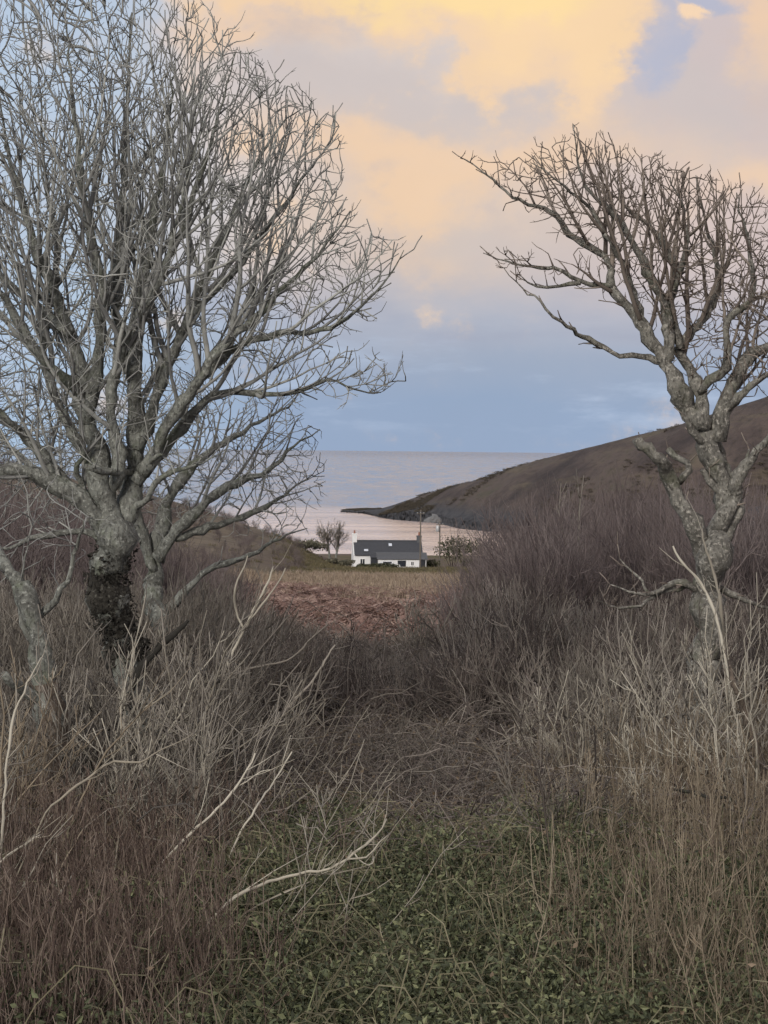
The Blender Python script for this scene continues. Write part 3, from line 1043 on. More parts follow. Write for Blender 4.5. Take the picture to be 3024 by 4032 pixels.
def right_tree():
    D = 25.0
    b = gp(2800, D)
    tr = trace([(2795, 3050, 72), (2780, 2700, 62), (2790, 2450, 58), (2795, 2300, 60), (2800, 2200, 62), (2835, 2080, 44), (2850, 1960, 40), (2815, 1820, 40), (2765, 1690, 44), (2735, 1630, 40)], D, 0, 2, 0.1, 0.02)
    tr[0, :3] = b - np.array([0, 0, 0.2])
    L = [
        ([(2790, 2230, 46), (2745, 2115, 38), (2675, 1975, 33), (2640, 1870, 30), (2575, 1795, 24), (2505, 1728, 22)], -0.3),
        ([(2860, 2130, 26), (2905, 2010, 26), (2880, 1900, 24), (2835, 1800, 24), (2790, 1700, 22)], 0.35),
        ([(2790, 1760, 14), (2725, 1690, 13), (2700, 1640, 9)], -0.2),
        ([(2850, 1950, 13), (2790, 1900, 14), (2765, 1850, 12)], -0.25),
        ([(2880, 1880, 12), (2930, 1830, 11), (2950, 1770, 9)], 0.2),
        ([(2672, 1900, 13), (2716, 1850, 15), (2690, 1810, 14), (2632, 1768, 11)], 0.15),
        ([(2750, 1660, 42), (2722, 1625, 40), (2660, 1520, 34), (2630, 1455, 30), (2600, 1385, 27), (2500, 1247, 23), (2427, 1151, 20), (2375, 1010, 17), (2243, 922, 14), (2191, 848, 12), (2021, 775, 9), (1920, 690, 7), (1830, 627, 5)], 0.3),
        ([(2634, 1425, 25), (2619, 1225, 21), (2538, 1040, 17), (2434, 863, 13), (2330, 760, 10), (2287, 690, 8), (2257, 490, 4)], -0.4),
        ([(2622, 1260, 17), (2648, 1150, 15), (2656, 1040, 14), (2575, 907, 11), (2464, 819, 8), (2420, 700, 6)], 0.5),
        ([(2615, 1432, 12), (2523, 1402, 11), (2442, 1400, 10), (2316, 1335, 9), (2213, 1269, 7), (2130, 1190, 6), (2058, 1136, 5), (1984, 1055, 4)], -0.5),
        ([(2412, 1125, 11), (2287, 1114, 9), (2184, 1055, 8), (2073, 1048, 6), (1990, 1030, 5), (1903, 996, 4)], 0.3),
        ([(2287, 1114, 8), (2200, 1125, 7), (2117, 1129, 6), (2050, 1085, 4)], 0.2),
        ([(2770, 1680, 34), (2772, 1620, 30), (2755, 1540, 26), (2707, 1439, 22), (2678, 1372, 20), (2730, 1300, 17), (2781, 1239, 16), (2833, 1114, 13), (2800, 960, 10), (2760, 800, 7), (2740, 690, 5)], 0.6),
        ([(2757, 1545, 20), (2800, 1500, 18), (2848, 1461, 17), (2862, 1409, 16), (2870, 1261, 15), (2951, 1188, 13), (2966, 1077, 11), (2930, 900, 8), (2900, 760, 5)], -0.5),
        ([(2830, 1740, 38), (2848, 1601, 32), (2907, 1468, 26), (2960, 1394, 22), (3040, 1350, 18), (3150, 1200, 14), (3220, 1020, 9)], 0.2),
        ([(2848, 1620, 18), (2930, 1540, 15), (3010, 1480, 13), (3120, 1440, 10), (3260, 1330, 7)], -0.7),
        ([(2822, 2100, 34), (2850, 2030, 32), (2897, 1972, 28), (2903, 1888, 24), (2960, 1800, 18), (3025, 1722, 15), (3140, 1600, 11)], -0.6),
        ([(2550, 1310, 14), (2480, 1100, 12), (2400, 950, 10), (2330, 830, 8), (2180, 700, 6), (2090, 640, 4)], -0.6),
        ([(2790, 2360, 17), (2690, 2300, 14), (2640, 2300, 11), (2560, 2340, 9), (2480, 2330, 7), (2400, 2300, 5)], -0.3),
        ([(2700, 2308, 9), (2600, 2335, 8), (2520, 2380, 6), (2440, 2395, 5), (2350, 2365, 3)], -0.5),
        ([(2560, 2340, 7), (2500, 2260, 5), (2440, 2200, 4)], 0.2),
        ([(2810, 2300, 15), (2900, 2350, 11), (3000, 2390, 8), (3090, 2400, 6)], 0.2),
        ([(2678, 1372, 14), (2640, 1180, 12), (2700, 1000, 10), (2690, 830, 8), (2640, 700, 5)], -0.8),
    ]
    limbs = [trace(p, D, dp, 60 + i, 0.10, 0.012) for i, (p, dp) in enumerate(L)]
    poly = [(2760, 1560), (2640, 1400), (2430, 1190), (2220, 1120), (2060, 1110), (1990, 1080), (1900, 990), (2010, 1000), (2180, 1030), (2330, 1030), (2220, 950), (2090, 850), (1960, 740), (1830, 625), (1960, 640), (2100, 600), (2240, 560),
            (2260, 480), (2300, 560), (2420, 575), (2520, 590), (2640, 640), (2790, 680), (2900, 740), (2970, 720), (3100, 820), (3250, 900), (3330, 1150), (3300, 1420), (3100, 1560), (2900, 1600)]
    att = crown_points(poly, 4800, D, 4, 0.45, 420, edge=0.2)
    return build_tree('windswept bare tree before the hill, crown leaning left, one limb sawn short', b, [tr], limbs, att,
                      (M_BARK2, M_TWIG_R), 0.0072, 0.085, 0.11, 0.9, 45, 8, 0.16, 1.0, up=0.13, keep=0.7, jit=0.22, knots=0.16, poly=poly, sp=(0.27, 0.33))


big_left_tree()
right_tree()


def low_left_tree():
    """bushy tree behind the big one; its fine twigs hang over the sea"""
    D = 30.0
    b = gp(640, D)
    tr = trace([(640, 2960, 52), (690, 2700, 46), (640, 2480, 42), (600, 2300, 38)], D, 0, 3, 0.12, 0.02)
    tr[0, :3] = b - np.array([0, 0, 0.2])
    L = [([(600, 2300, 34), (640, 2050, 28), (700, 1900, 22), (820, 1780, 17), (960, 1700, 12), (1130, 1600, 8), (1200, 1520, 5)], 0.3),
         ([(620, 2200, 28), (760, 2020, 22), (900, 1920, 17), (1050, 1850, 12), (1180, 1740, 8), (1260, 1690, 5)], -0.5),
         ([(610, 2250, 24), (520, 2000, 20), (420, 1800, 15), (250, 1640, 10)], 0.6),
         ([(690, 2120, 18), (880, 2060, 15), (1020, 2010, 11), (1120, 1950, 8), (1230, 1870, 5)], 0.5),
         ([(640, 2420, 18), (800, 2260, 13), (950, 2200, 10), (1100, 2120, 7), (1210, 2080, 5)], -0.4),
         ([(560, 2100, 20), (300, 1950, 16), (60, 1780, 12), (-100, 1600, 8)], 0.5)]
    limbs = [trace(p, D, dp, 90 + i, 0.13, 0.016) for i, (p, dp) in enumerate(L)]
    poly = [(560, 2150), (760, 2080), (980, 2120), (1200, 2080), (1290, 1900), (1260, 1780), (1290, 1680), (1150, 1640), (1230, 1500), (1080, 1560), (940, 1600), (800, 1500), (500, 1500), (100, 1400), (-200, 1500), (-250, 1900), (100, 2080)]
    att = crown_points(poly, 5200, D, 6, 0.5, 350, edge=0.2)
    return build_tree('smaller bushy bare tree behind the largest tree, fine twigs overlapping the sea', b, [tr], limbs, att,
                      (M_BARK, M_TWIG_L), 0.0068, 0.11, 0.14, 1.2, 45, 12, 0.22, 1.0, up=0.05, keep=0.6, jit=0.25, poly=poly, sp=(0.33, 0.36))


low_left_tree()


def left_edge_tree():
    """leaning trunk with orange rotting bark at the left edge"""
    D = 19.0
    b = gp(190, D)
    tr = trace([(215, 3240, 80), (200, 2980, 74), (190, 2780, 66), (165, 2600, 46), (130, 2440, 40), (80, 2300, 32)], D, 0, 7, 0.1, 0.012)
    tr[0, :3] = b - np.array([0, 0, 0.2])
    L = [([(80, 2310, 30), (20, 2220, 24), (-60, 2060, 18), (-160, 1850, 12)], 0.3),
         ([(135, 2450, 16), (240, 2330, 12), (290, 2180, 9), (330, 2050, 6)], -0.3),
         ([(200, 2780, 26), (110, 2720, 22), (15, 2655, 20)], -0.5),
         ([(150, 2560, 14), (90, 2460, 12), (70, 2330, 9), (110, 2150, 6)], 0.3)]
    limbs = [trace(p, D, dp, 130 + i, 0.1, 0.01) for i, (p, dp) in enumerate(L)]
    poly = [(-350, 2250), (-150, 2300), (150, 2350), (360, 2250), (420, 2050), (250, 1900), (-100, 1750), (-350, 1900)]
    att = crown_points(poly, 360, D, 16, 0.5, 300)
    r = build_tree('leaning grey trunk with rotted brown lower bark and a branch broken off', b, [tr], limbs, att,
                   (M_BARK, M_TWIG_L), 0.006, 0.12, 0.17, 1.5, 40, 15, 0.2, 1.0, up=0.05, jit=0.25)
    m = int(len(tr) * 0.62)
    sc = tr[:m]
    tube_obj('rotten_bark', [(sc[:, :3], sc[:, 3] * 1.09 * np.linspace(1, 0.97, m), 0.5)], M_BARK_ORANGE, r, 11, 0.09, 3)
    return r


left_edge_tree()

# ------------------------------------------------------------------ cottage and other far things
M_LIME = plain_mat('limewashed wall', (0.74, 0.75, 0.76), 0.85, 0.08, 1.5)
M_SLATE = plain_mat('slate roof', (0.060, 0.064, 0.074), 0.6, 0.25, 3.0)
M_ROOFGREY = plain_mat('sheet roof', (0.17, 0.18, 0.19), 0.7, 0.2)
M_SLATE2 = plain_mat('weathered slate', (0.10, 0.105, 0.115), 0.65, 0.25, 3.0)
M_REDPOT = plain_mat('clay pot', (0.28, 0.12, 0.08), 0.8)
M_WHITE = plain_mat('white paint', (0.8, 0.8, 0.8), 0.5, 0.05)
M_POLE = plain_mat('weathered pole timber', (0.13, 0.115, 0.10), 0.9, 0.3, 3.0)
M_GREYMETAL = plain_mat('grey galvanised metal', (0.45, 0.46, 0.47), 0.5, 0.1, 2.0, 0.3)
M_DOOR = plain_mat('dark painted timber', (0.03, 0.033, 0.04), 0.5)
M_RUBBER = plain_mat('tyre rubber', (0.02, 0.02, 0.02), 0.8)
M_CARWHITE = plain_mat('white car paint', (0.78, 0.80, 0.82), 0.25, 0.02)
M_BLUE = plain_mat('blue paint', (0.08, 0.22, 0.55), 0.4)
M_GLASS, _t, _b = material('window glass', 0.06)
_b.inputs['Base Color'].default_value = (0.03, 0.035, 0.045, 1)
_b.inputs['Specular IOR Level'].default_value = 0.6
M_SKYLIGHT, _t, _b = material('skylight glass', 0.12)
_b.inputs['Base Color'].default_value = (0.55, 0.60, 0.68, 1)  # pale sky reflection painted into the glass colour
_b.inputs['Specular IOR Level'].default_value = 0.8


def slate_rows(name, parent, mat, x0, x1, ya, za, yb, zb, rows, prefix='roof'):
    """roof plane from the eave (ya, za) to the ridge (yb, zb) with overlapping slate courses"""
    mb = MB()
    for k in range(rows):
        s0, s1 = k / rows, (k + 1.25) / rows
        y0, z0 = ya + (yb - ya) * s0, za + (zb - za) * s0
        y1, z1 = ya + (yb - ya) * min(s1, 1), za + (zb - za) * min(s1, 1)
        up = 0.05
        mb.slab((x0, y0, z0 + up), (x1, y0, z0 + up), (x1, y1, z1 + 0.005), (x0, y1, z1 + 0.005), 0.04)
    return mb.obj(name, mat, parent)


def window(parent, x, y, z, w, h, glass=None, frame=None):
    g = glass or M_GLASS
    fr = MB()
    t = 0.07
    fr.box(x - w / 2, x + w / 2, y - 0.05, y + 0.05, z, z + t).box(x - w / 2, x + w / 2, y - 0.05, y + 0.05, z + h - t, z + h)
    fr.box(x - w / 2, x - w / 2 + t, y - 0.047, y + 0.047, z + t, z + h - t).box(x + w / 2 - t, x + w / 2, y - 0.047, y + 0.047, z + t, z + h - t)
    fr.box(x - t / 2, x + t / 2, y - 0.044, y + 0.044, z + t, z + h - t)
    o = fr.obj('window', frame or M_WHITE, parent)
    for s in (-1, 1):
        xa, xb = (x - w / 2 + t, x - t / 2) if s < 0 else (x + t / 2, x + w / 2 - t)
        MB().box(xa + .002, xb - .002, y - 0.01, y + 0.01, z + t + .002, z + h - t - .002).obj('pane', g, o)
    MB().box(x - w / 2 - 0.08, x + w / 2 + 0.08, y - 0.12, y - 0.052, z - 0.09, z - 0.002).obj('sill', M_WHITE, o)
    return o


def cottage():
    c = P(1528, 2200, 350)
    b = np.array([c[0], c[1], float(G(c[0], c[1])) - 0.15])
    r = empty('cottage', b, math.radians(5))
    tag(r, 'long low white cottage with dark slate roof and two chimneys by the bay', 'cottage')
    L, Dp, e, rg = 6.35, 6.0, 2.75, 5.25
    w = MB()
    w.box(-L, L, 0, 0.4, 0, e).box(-L, L, Dp - 0.4, Dp, 0, e)
    for x in (-L, L - 0.4):
        vs = [(x, 0.4, 0), (x, Dp - 0.4, 0), (x, Dp - 0.4, e), (x, Dp / 2, rg - 0.1), (x, 0.4, e)]
        vs2 = [(v[0] + 0.4, v[1], v[2]) for v in vs]
        w.add(vs + vs2, [(0, 1, 2, 3, 4)[::-1], (5, 6, 7, 8, 9), (0, 1, 6, 5), (1, 2, 7, 6), (2, 3, 8, 7), (3, 4, 9, 8), (4, 0, 5, 9)])
    w.obj('wall', M_LIME, r)
    rf = slate_rows('roof', r, M_SLATE, -L + 0.15, L + 0.1, -0.3, e - 0.12, Dp / 2, rg, 12)
    slate_rows('roof', r, M_SLATE, -L + 0.15, L + 0.1, Dp + 0.3, e - 0.12, Dp / 2, rg, 12)
    MB().box(-L + 0.15, L + 0.1, Dp / 2 - 0.14, Dp / 2 + 0.14, rg + 0.04, rg + 0.16).obj('ridge_cap', M_SLATE2, rf)
    for s, hgt in ((-1, 1.35), (1, 1.05)):
        x = s * (L - 0.35)
        ch = MB().box(x - 0.42, x + 0.42, Dp / 2 - 0.45, Dp / 2 + 0.45, rg - 0.5, rg + hgt).box(x - 0.5, x + 0.5, Dp / 2 - 0.53, Dp / 2 + 0.53, rg + hgt - 0.22, rg + hgt - 0.08).obj('chimney', M_LIME if s < 0 else M_SLATE2, r)
        for yq in (-0.2, 0.2):
            MB().lathe([(0.13, rg + hgt), (0.15, rg + hgt + 0.1), (0.11, rg + hgt + 0.5), (0.14, rg + hgt + 0.58)], 10, x, Dp / 2 + yq).obj('chimney_pot', M_REDPOT, ch)
    # lean-to along the right two thirds of the front, lighter roof
    lw = MB().box(-2.0, L + 0.5, -1.9, -1.6, 0, 2.1).box(-2.0, -1.7, -1.6, 0, 0, 2.1).box(L + 0.2, L + 0.5, -1.6, 0, 0, 2.1)
    lw.obj('lean_to_wall', M_LIME, r)
    slate_rows('lean_to_roof', r, M_SLATE2, -2.25, L + 0.75, -2.2, 2.08, 0.3, 3.25, 6)
    # dark porch between the two white walls
    MB().box(-3.25, -2.1, -1.35, -0.02, 0, 2.35).obj('porch', M_DOOR, r)
    slate_rows('porch_roof', r, M_SLATE, -3.4, -2.27, -1.6, 2.33, 0.1, 3.0, 4)
    window(r, -4.7, -0.02, 0.9, 0.9, 1.2)
    window(r, 2.35, -1.92, 0.75, 1.5, 1.15, None, M_DOOR)
    window(r, 4.3, -1.92, 0.95, 0.6, 0.8)
    MB().box(L - 0.75, L + 0.35, -1.98, -1.91, 0.02, 2.0).obj('door', M_DOOR, r)
    # skylights lying in the roof plane
    ang = math.atan2(rg - e, Dp / 2)
    for x, s, w_, h_, m in ((0.55, 0.56, 0.75, 0.9, M_SKYLIGHT), (-4.0, 0.22, 0.9, 0.7, M_SLATE2), (3.2, 0.5, 0.0, 0, None)):
        if not m:
            continue
        y = -0.3 + (Dp / 2 + 0.3) * s
        z = e - 0.12 + (rg - e + 0.12) * s + 0.12
        fr = MB().slab((x - w_ / 2, y, z), (x + w_ / 2, y, z), (x + w_ / 2, y + h_ * math.cos(ang), z + h_ * math.sin(ang)), (x - w_ / 2, y + h_ * math.cos(ang), z + h_ * math.sin(ang)), 0.09).obj('skylight', M_SLATE2, r)
        i = 0.08
        MB().slab((x - w_ / 2 + i, y + i, z + i * 0.8 + 0.06), (x + w_ / 2 - i, y + i, z + i * 0.8 + 0.06), (x + w_ / 2 - i, y + (h_ - i) * math.cos(ang), z + (h_ - i) * math.sin(ang) + 0.06), (x - w_ / 2 + i, y + (h_ - i) * math.cos(ang), z + (h_ - i) * math.sin(ang) + 0.06), 0.05).obj('pane', M_SKYLIGHT, fr)
    return r


cottage()


def small_house(name, label, cat, loc, rz, L, Dp, e, rg, wall, roof, wins=2):
    r = empty(name, loc, rz)
    tag(r, label, cat)
    w = MB()
    vs = [(-L, 0, -1.5), (L, 0, -1.5), (L, Dp, -1.5), (-L, Dp, -1.5), (-L, 0, e), (L, 0, e), (L, Dp, e), (-L, Dp, e), (-L, Dp / 2, rg - .05), (L, Dp / 2, rg - .05)]
    w.add(vs, [(0, 1, 5, 4), (2, 3, 7, 6), (1, 2, 6, 9, 5), (3, 0, 4, 8, 7), (4, 5, 9, 8), (6, 7, 8, 9), (3, 2, 1, 0)])
    w.obj('wall', wall, r)
    slate_rows('roof', r, roof, -L - 0.2, L + 0.2, -0.25, e - 0.15, Dp / 2, rg, 6)
    slate_rows('roof', r, roof, -L - 0.2, L + 0.2, Dp + 0.25, e - 0.15, Dp / 2, rg, 6)
    for k in range(wins):
        window(r, -L + (k + 0.5) * 2 * L / wins, -0.03, 0.9, 0.9, 1.0)
    MB().box(-0.45, 0.45, -0.06, -0.005, 0, 2.0).obj('door', M_DOOR, r)
    return r


def rock_outcrop():
    o = P(1700, 2052, 741)
    r = np.random.default_rng(12)
    n, m = 11, 18
    th = np.linspace(0, 2 * math.pi, m + 1)[:-1]
    ph = np.linspace(0, math.pi / 2, n)
    V = []
    for i, p in enumerate(ph):
        for t_ in th:
            k = 1 + 0.16 * math.sin(3 * t_ + 1.3) + r.normal(0, 0.07)
            V.append((3.4 * math.cos(t_) * math.cos(p) * k, 2.2 * math.sin(t_) * math.cos(p) * k, 2.6 * math.sin(p) ** 0.8 * (1 + 0.25 * math.cos(t_)) * (1 + r.normal(0, .04)) - 0.5))
    q = []
    for i in range(n - 1):
        for j in range(m):
            q.append((i * m + j, i * m + (j + 1) % m, (i + 1) * m + (j + 1) % m, (i + 1) * m + j))
    q = np.array(q)
    ob = link('rock', mesh_np('rock', np.array(V), q.ravel(), 4 * np.arange(len(q)), plain_mat('grey sea rock', (0.15, 0.155, 0.16), 0.9, 0.4, 0.8), smooth=False))
    ob.location = o
    tag(ob, 'low grey rock outcrop on the far shore behind the utility poles', 'rock')


rock_outcrop()
q = P(2995, 2060, 300)
small_house('white_house', 'white house glimpsed through twigs beyond the windswept tree', 'house', (q[0], q[1], float(G(q[0], q[1]))), math.radians(20), 4.0, 5.5, 2.6, 4.6, M_LIME, M_SLATE)


def utility_pole(px, d, h, label, can):
    g = gp(px, d)
    r = empty('utility_pole', g)
    tag(r, label, 'utility pole')
    MB().lathe([(0.17, -0.5), (0.16, 1.0), (0.11, h)], 10).obj('pole', M_POLE, r, True)
    MB().box(-0.7, 0.7, -0.17, -0.08, h - 0.75, h - 0.63).obj('crossarm', M_POLE, r)
    for x in (-0.55, 0, 0.55):
        MB().lathe([(0.03, h - 0.628), (0.06, h - 0.58), (0.07, h - 0.5), (0.03, h - 0.44)], 8, x, -0.125).obj('insulator', M_GREYMETAL, r)
    if can:
        MB().lathe([(0.28, h - 2.1), (0.34, h - 2.02), (0.34, h - 1.0), (0.24, h - 0.9)], 14, -0.42, -0.15).obj('transformer', M_GREYMETAL, r, True)
        MB().box(-0.3, -0.05, -0.2, 0.0, h - 1.6, h - 1.5).obj('bracket', M_GREYMETAL, r)
    return r


utility_pole(1659, 335, 10.6, 'taller wooden utility pole standing in front of the cottage right end', False)
utility_pole(1735, 372, 8.9, 'shorter utility pole with a grey transformer right of the cottage', True)


def parked_car():
    c = P(1532, 2208, 343)
    g = np.array([c[0], c[1], float(G(c[0], c[1]))])
    r = empty('parked_car', g, math.radians(8))
    tag(r, 'small white car parked before the cottage front wall', 'car')
    prof = [(-1.9, 0.35), (-1.95, 0.75), (-1.85, 1.0), (-1.55, 1.05), (-1.25, 1.42), (0.35, 1.46), (0.95, 1.02), (1.75, 0.88), (1.92, 0.65), (1.9, 0.35)]
    wd = [0.80, 0.82, 0.82, 0.80, 0.62, 0.62, 0.78, 0.78, 0.76, 0.76]
    vs = [(x, -w, z) for (x, z), w in zip(prof, wd)] + [(x, w, z) for (x, z), w in zip(prof, wd)]
    n = len(prof)
    fs = [tuple(range(n)), tuple(range(n, 2 * n))[::-1]] + [(i, (i + 1) % n, n + (i + 1) % n, n + i)[::-1] for i in range(n)]
    MB().add(vs, fs).obj('body', M_CARWHITE, r)
    for (xa, xb) in ((-1.2, -0.45), (-0.38, 0.35)):
        MB().slab((xa - 0.12, -0.80, 1.04), (xb + 0.12, -0.80, 1.04), (xb, -0.645, 1.38), (xa, -0.645, 1.38), 0.012).obj('side_window', M_GLASS, r)
    MB().slab((0.92, -0.70, 1.06), (0.92, 0.70, 1.06), (0.42, 0.56, 1.44), (0.42, -0.56, 1.44), 0.015).obj('windscreen', M_GLASS, r)
    for x in (-1.2, 1.2):
        for y in (-0.74, 0.74):
            mb = MB()
            vs = []
            for yy_ in (y - 0.1, y + 0.1):
                vs += [(x + 0.31 * math.cos(a), yy_, 0.31 + 0.31 * math.sin(a)) for a in np.linspace(0, 2 * math.pi, 15)[:-1]]
            mb.add(vs, [tuple(range(14)), tuple(range(14, 28))[::-1]] + [(i, 14 + i, 14 + (i + 1) % 14, (i + 1) % 14) for i in range(14)])
            wh = mb.obj('wheel', M_RUBBER, r)
    return r


parked_car()


def leaf_cloud(center_fn, n, size, seed, fold=True, aspect=1.6, flat=0.0):
    """folded leaf faces: returns verts, loops, starts, tint"""
    r = np.random.default_rng(seed)
    c = center_fn(n, r)
    d = r.normal(0, 1, (n, 3))
    d[:, 2] *= (1 - flat)
    d /= np.linalg.norm(d, axis=1, keepdims=True)
    u = np.cross(d, r.normal(0, 1, (n, 3)) * np.array([1, 1, 1 - flat * .5]) + np.array([0, 0, flat]))
    u /= np.linalg.norm(u, axis=1, keepdims=True)
    w = np.cross(d, u)
    s = size * r.uniform(0.55, 1.35, n)
    dl, uw = d * (s * aspect / 2)[:, None], u * (s / 2)[:, None]
    f = w * (s * 0.22)[:, None]
    V = np.stack([c - dl, c - dl * 0.1 - uw + f, c + dl, c - dl * 0.1 + uw + f], 1)
    i = np.arange(n)[:, None] * 4
    tri = np.concatenate([i + np.array([[0, 1, 2]]), i + np.array([[0, 2, 3]])], 1).reshape(-1, 3)
    return V.reshape(-1, 3), tri.ravel(), 3 * np.arange(len(tri)), np.repeat(r.random(n), 4)


def join_raw(parts):
    vs, ls, ss, ts = [], [], [], []
    nv = nl = 0
    for a, b, c, e in parts:
        vs.append(a); ls.append(b + nv); ss.append(c + nl); ts.append(e)
        nv += len(a); nl += len(b)
    return np.concatenate(vs), np.concatenate(ls), np.concatenate(ss), np.concatenate(ts)


def leafy_bush(px, d, w, h, label, seed, mat=None, n=900, name='evergreen_bush'):
    g = gp(px, d)
    r = empty(name, g)
    tag(r, label, 'bush')
    rg = np.random.default_rng(seed)
    lobes = [(rg.uniform(-0.6, 0.6) * w / 2, rg.uniform(-0.4, 0.4) * w / 2, h * rg.uniform(0.35, 0.72), rg.uniform(0.28, 0.5)) for _ in range(7)]

    def cf(n, r_):
        k = r_.integers(0, 7, n)
        L = np.array(lobes)[k]
        v = r_.normal(0, 1, (n, 3))
        v /= np.linalg.norm(v, axis=1, keepdims=True)
        q = L[:, :3] + v * (r_.random((n, 1)) ** 0.45) * np.array([w / 2, w / 2, h * 0.55]) * L[:, 3:4] * 1.2
        q[:, 2] = np.maximum(q[:, 2], 0.05)
        return q
    V, L, St, T = leaf_cloud(cf, n, 0.26, seed)
    link('foliage', mesh_np('foliage', V, L, St, mat or M_BUSH, T), r)
    st = []
    for lx, ly, lz, _ in lobes:
        st.append((np.array([[lx * .2, ly * .2, -0.2], [lx * .6, ly * .6, lz * .5], [lx, ly, lz]]), np.array([.06, .045, .02]), .5))
    V, L, St, T = tubes(st, 5)
    link('stem', mesh_np('stem', V, L, St, M_DARKSTEM, T), r)


leafy_bush(1845, 376, 9.0, 6.0, 'grey green bush at the shore, right of the transformer pole bush', 9, M_SCRUBLEAF, n=1200)
leafy_bush(1785, 384, 9.5, 7.2, 'dark evergreen bush beside the transformer pole', 1)
leafy_bush(1880, 350, 8.5, 2.6, 'low dark bush below the pink inlet right of the cottage', 2)
leafy_bush(1520, 296, 4.6, 1.1, 'dark low bush directly in front of the white cottage car', 3)
leafy_bush(1432, 302, 3.6, 0.9, 'dark hedge bush under the cottage left end', 4)
leafy_bush(1220, 322, 8.0, 2.4, 'broad bush beneath the small bare tree by the water', 5, M_SCRUBLEAF, n=1300)
leafy_bush(1345, 322, 5.0, 1.5, 'round bush between the small bare tree and the cottage gable', 6, M_SCRUBLEAF)
leafy_bush(1695, 352, 3.6, 2.2, 'bush against the cottage right end between the two poles', 7)


def shrub_polys(n, h, spread, seed, r0=0.012, twigs=8, rmin=0.004, curve=0.5, base_r=0.12, twl=0.4, top=1.0, seg=7, lean=(0, 0), forks=0):
    """list of stems; each is a list of (pts, radii, tint)"""
    r = np.random.default_rng(seed)
    out = []
    for _ in range(n):
        a = r.uniform(0, 2 * math.pi)
        s = spread * math.sqrt(r.random())
        H = h * r.uniform(0.55, 1.0)
        dx, dy = math.cos(a) * s + lean[0], math.sin(a) * s + lean[1]
        t = np.linspace(0, 1, seg)
        bx, by = r.normal(0, base_r, 2)
        k = t ** (1 + curve * r.uniform(-0.6, 0.3))
        pts = np.stack([bx + dx * H * k, by + dy * H * k, -0.05 + H * (t - 0.12 * s * t * t)], -1)
        pts[1:] += np.cumsum(r.normal(0, 0.026 * H, (seg - 1, 3)), 0) * np.array([1, 1, 0.3])
        rr = np.maximum(r0 * r.uniform(0.7, 1.3) * (H / h) * (1 - 0.75 * t), rmin)
        tint = r.random()
        st = [(pts, rr, tint)]
        axes = [(pts, rr, 1.0)]
        for _f in range(forks):
            u = r.uniform(0.22, 0.75)
            i = int(u * (seg - 1))
            dv = pts[i + 1] - pts[i]
            dv = dv / np.linalg.norm(dv)
            sd = r.normal(0, 1, 3)
            sd -= dv * (sd @ dv)
            sd /= np.linalg.norm(sd)
            fl = H * (1 - u) * r.uniform(0.55, 1.0)
            d = dv * 0.8 + sd * r.uniform(0.4, 0.8)
            d /= np.linalg.norm(d)
            fp = [pts[i]]
            for _q in range(4):
                d = d + np.array([0, 0, 0.10]) + r.normal(0, 0.13, 3)
                d /= np.linalg.norm(d)
                fp.append(fp[-1] + d * fl / 4)
            fp = np.array(fp)
            fr = np.maximum(rr[i] * np.linspace(0.75, 0.25, 5), rmin)
            st.append((fp, fr, tint))
            axes.append((fp, fr, 0.6))
        for _k in range(twigs):
            ap_, ar_, _w = axes[r.integers(0, len(axes))]
            seg_ = len(ap_)
            u = r.uniform(0.25, 0.98)
            f = u * (seg_ - 1)
            i = min(int(f), seg_ - 2)
            p0 = ap_[i] + (ap_[i + 1] - ap_[i]) * (f - i)
            dv = ap_[i + 1] - ap_[i]
            dv = dv / np.linalg.norm(dv)
            side = r.normal(0, 1, 3)
            side -= dv * (side @ dv)
            side /= np.linalg.norm(side)
            L = twl * r.uniform(0.4, 1.2) * (1.15 - 0.6 * u)
            d1 = dv * 0.75 + side * 0.65
            d2 = d1 + np.array([0, 0, 0.35]) + r.normal(0, 0.15, 3)
            q = np.array([p0, p0 + d1 * L * 0.45, p0 + d1 * L * 0.45 + d2 * L * 0.55])
            st.append((q, np.array([rmin * 1.1, rmin, rmin * 0.7]), tint))
            if r.random() < 0.5:
                d3 = d1 + r.normal(0, 0.4, 3) + np.array([0, 0, 0.2])
                st.append((np.array([q[1], q[1] + d3 * L * 0.4]), np.array([rmin, rmin * 0.7]), tint))
        out.append(st)
    return out


def shrub(px, d, h, n, spread, label, mat, seed, group=None, name='bare_shrub', cat='shrub', **kw):
    g = gp(px, d)
    r = empty(name, g)
    tag(r, label, cat, group)
    for k, st in enumerate(shrub_polys(n, h, spread, seed, **kw)):
        V, L, St, T = tubes(st, 4, 0.05, seed + k)
        link('stem', mesh_np('stem', V, L, St, mat, T), r)
    return r


# small tree by the water, left of the cottage
def small_bay_tree():
    D = 395.0
    g = gp(1312, D)
    r = empty('bare_tree', g)
    tag(r, 'small bare tree standing by the pink water left of the cottage', 'tree')
    for k, (lx, s) in enumerate(((-0.7, 3), (1.0, 4))):
        rg = np.random.default_rng(s)
        tr = catmull([(lx * .6, 0, -.3, .24), (lx, 0, 2.0, .20), (lx * 1.2 - .1, .1, 4.0, .15), (lx * 1.2 - .3, .1, 5.6, .10)], .3)
        V, L, St, T = tubes([(tr[:, :3], tr[:, 3], .5)], 8, .08)
        link('trunk', mesh_np('trunk', V, L, St, M_BARK, T), r)
        parts = []
        for st in shrub_polys(16, 7.4, 0.55, 30 + s, r0=.08, twigs=22, rmin=.024, base_r=.15, twl=1.2, forks=3):
            for p, rr, t in st:
                parts.append((p + np.array([lx * 1.15 - .2, .1, 1.9]), rr, t))
        V, L, St, T = tubes(parts, 3, 0)
        link('crown', mesh_np('crown', V, L, St, M_GREYSTEM, T), r)


small_bay_tree()

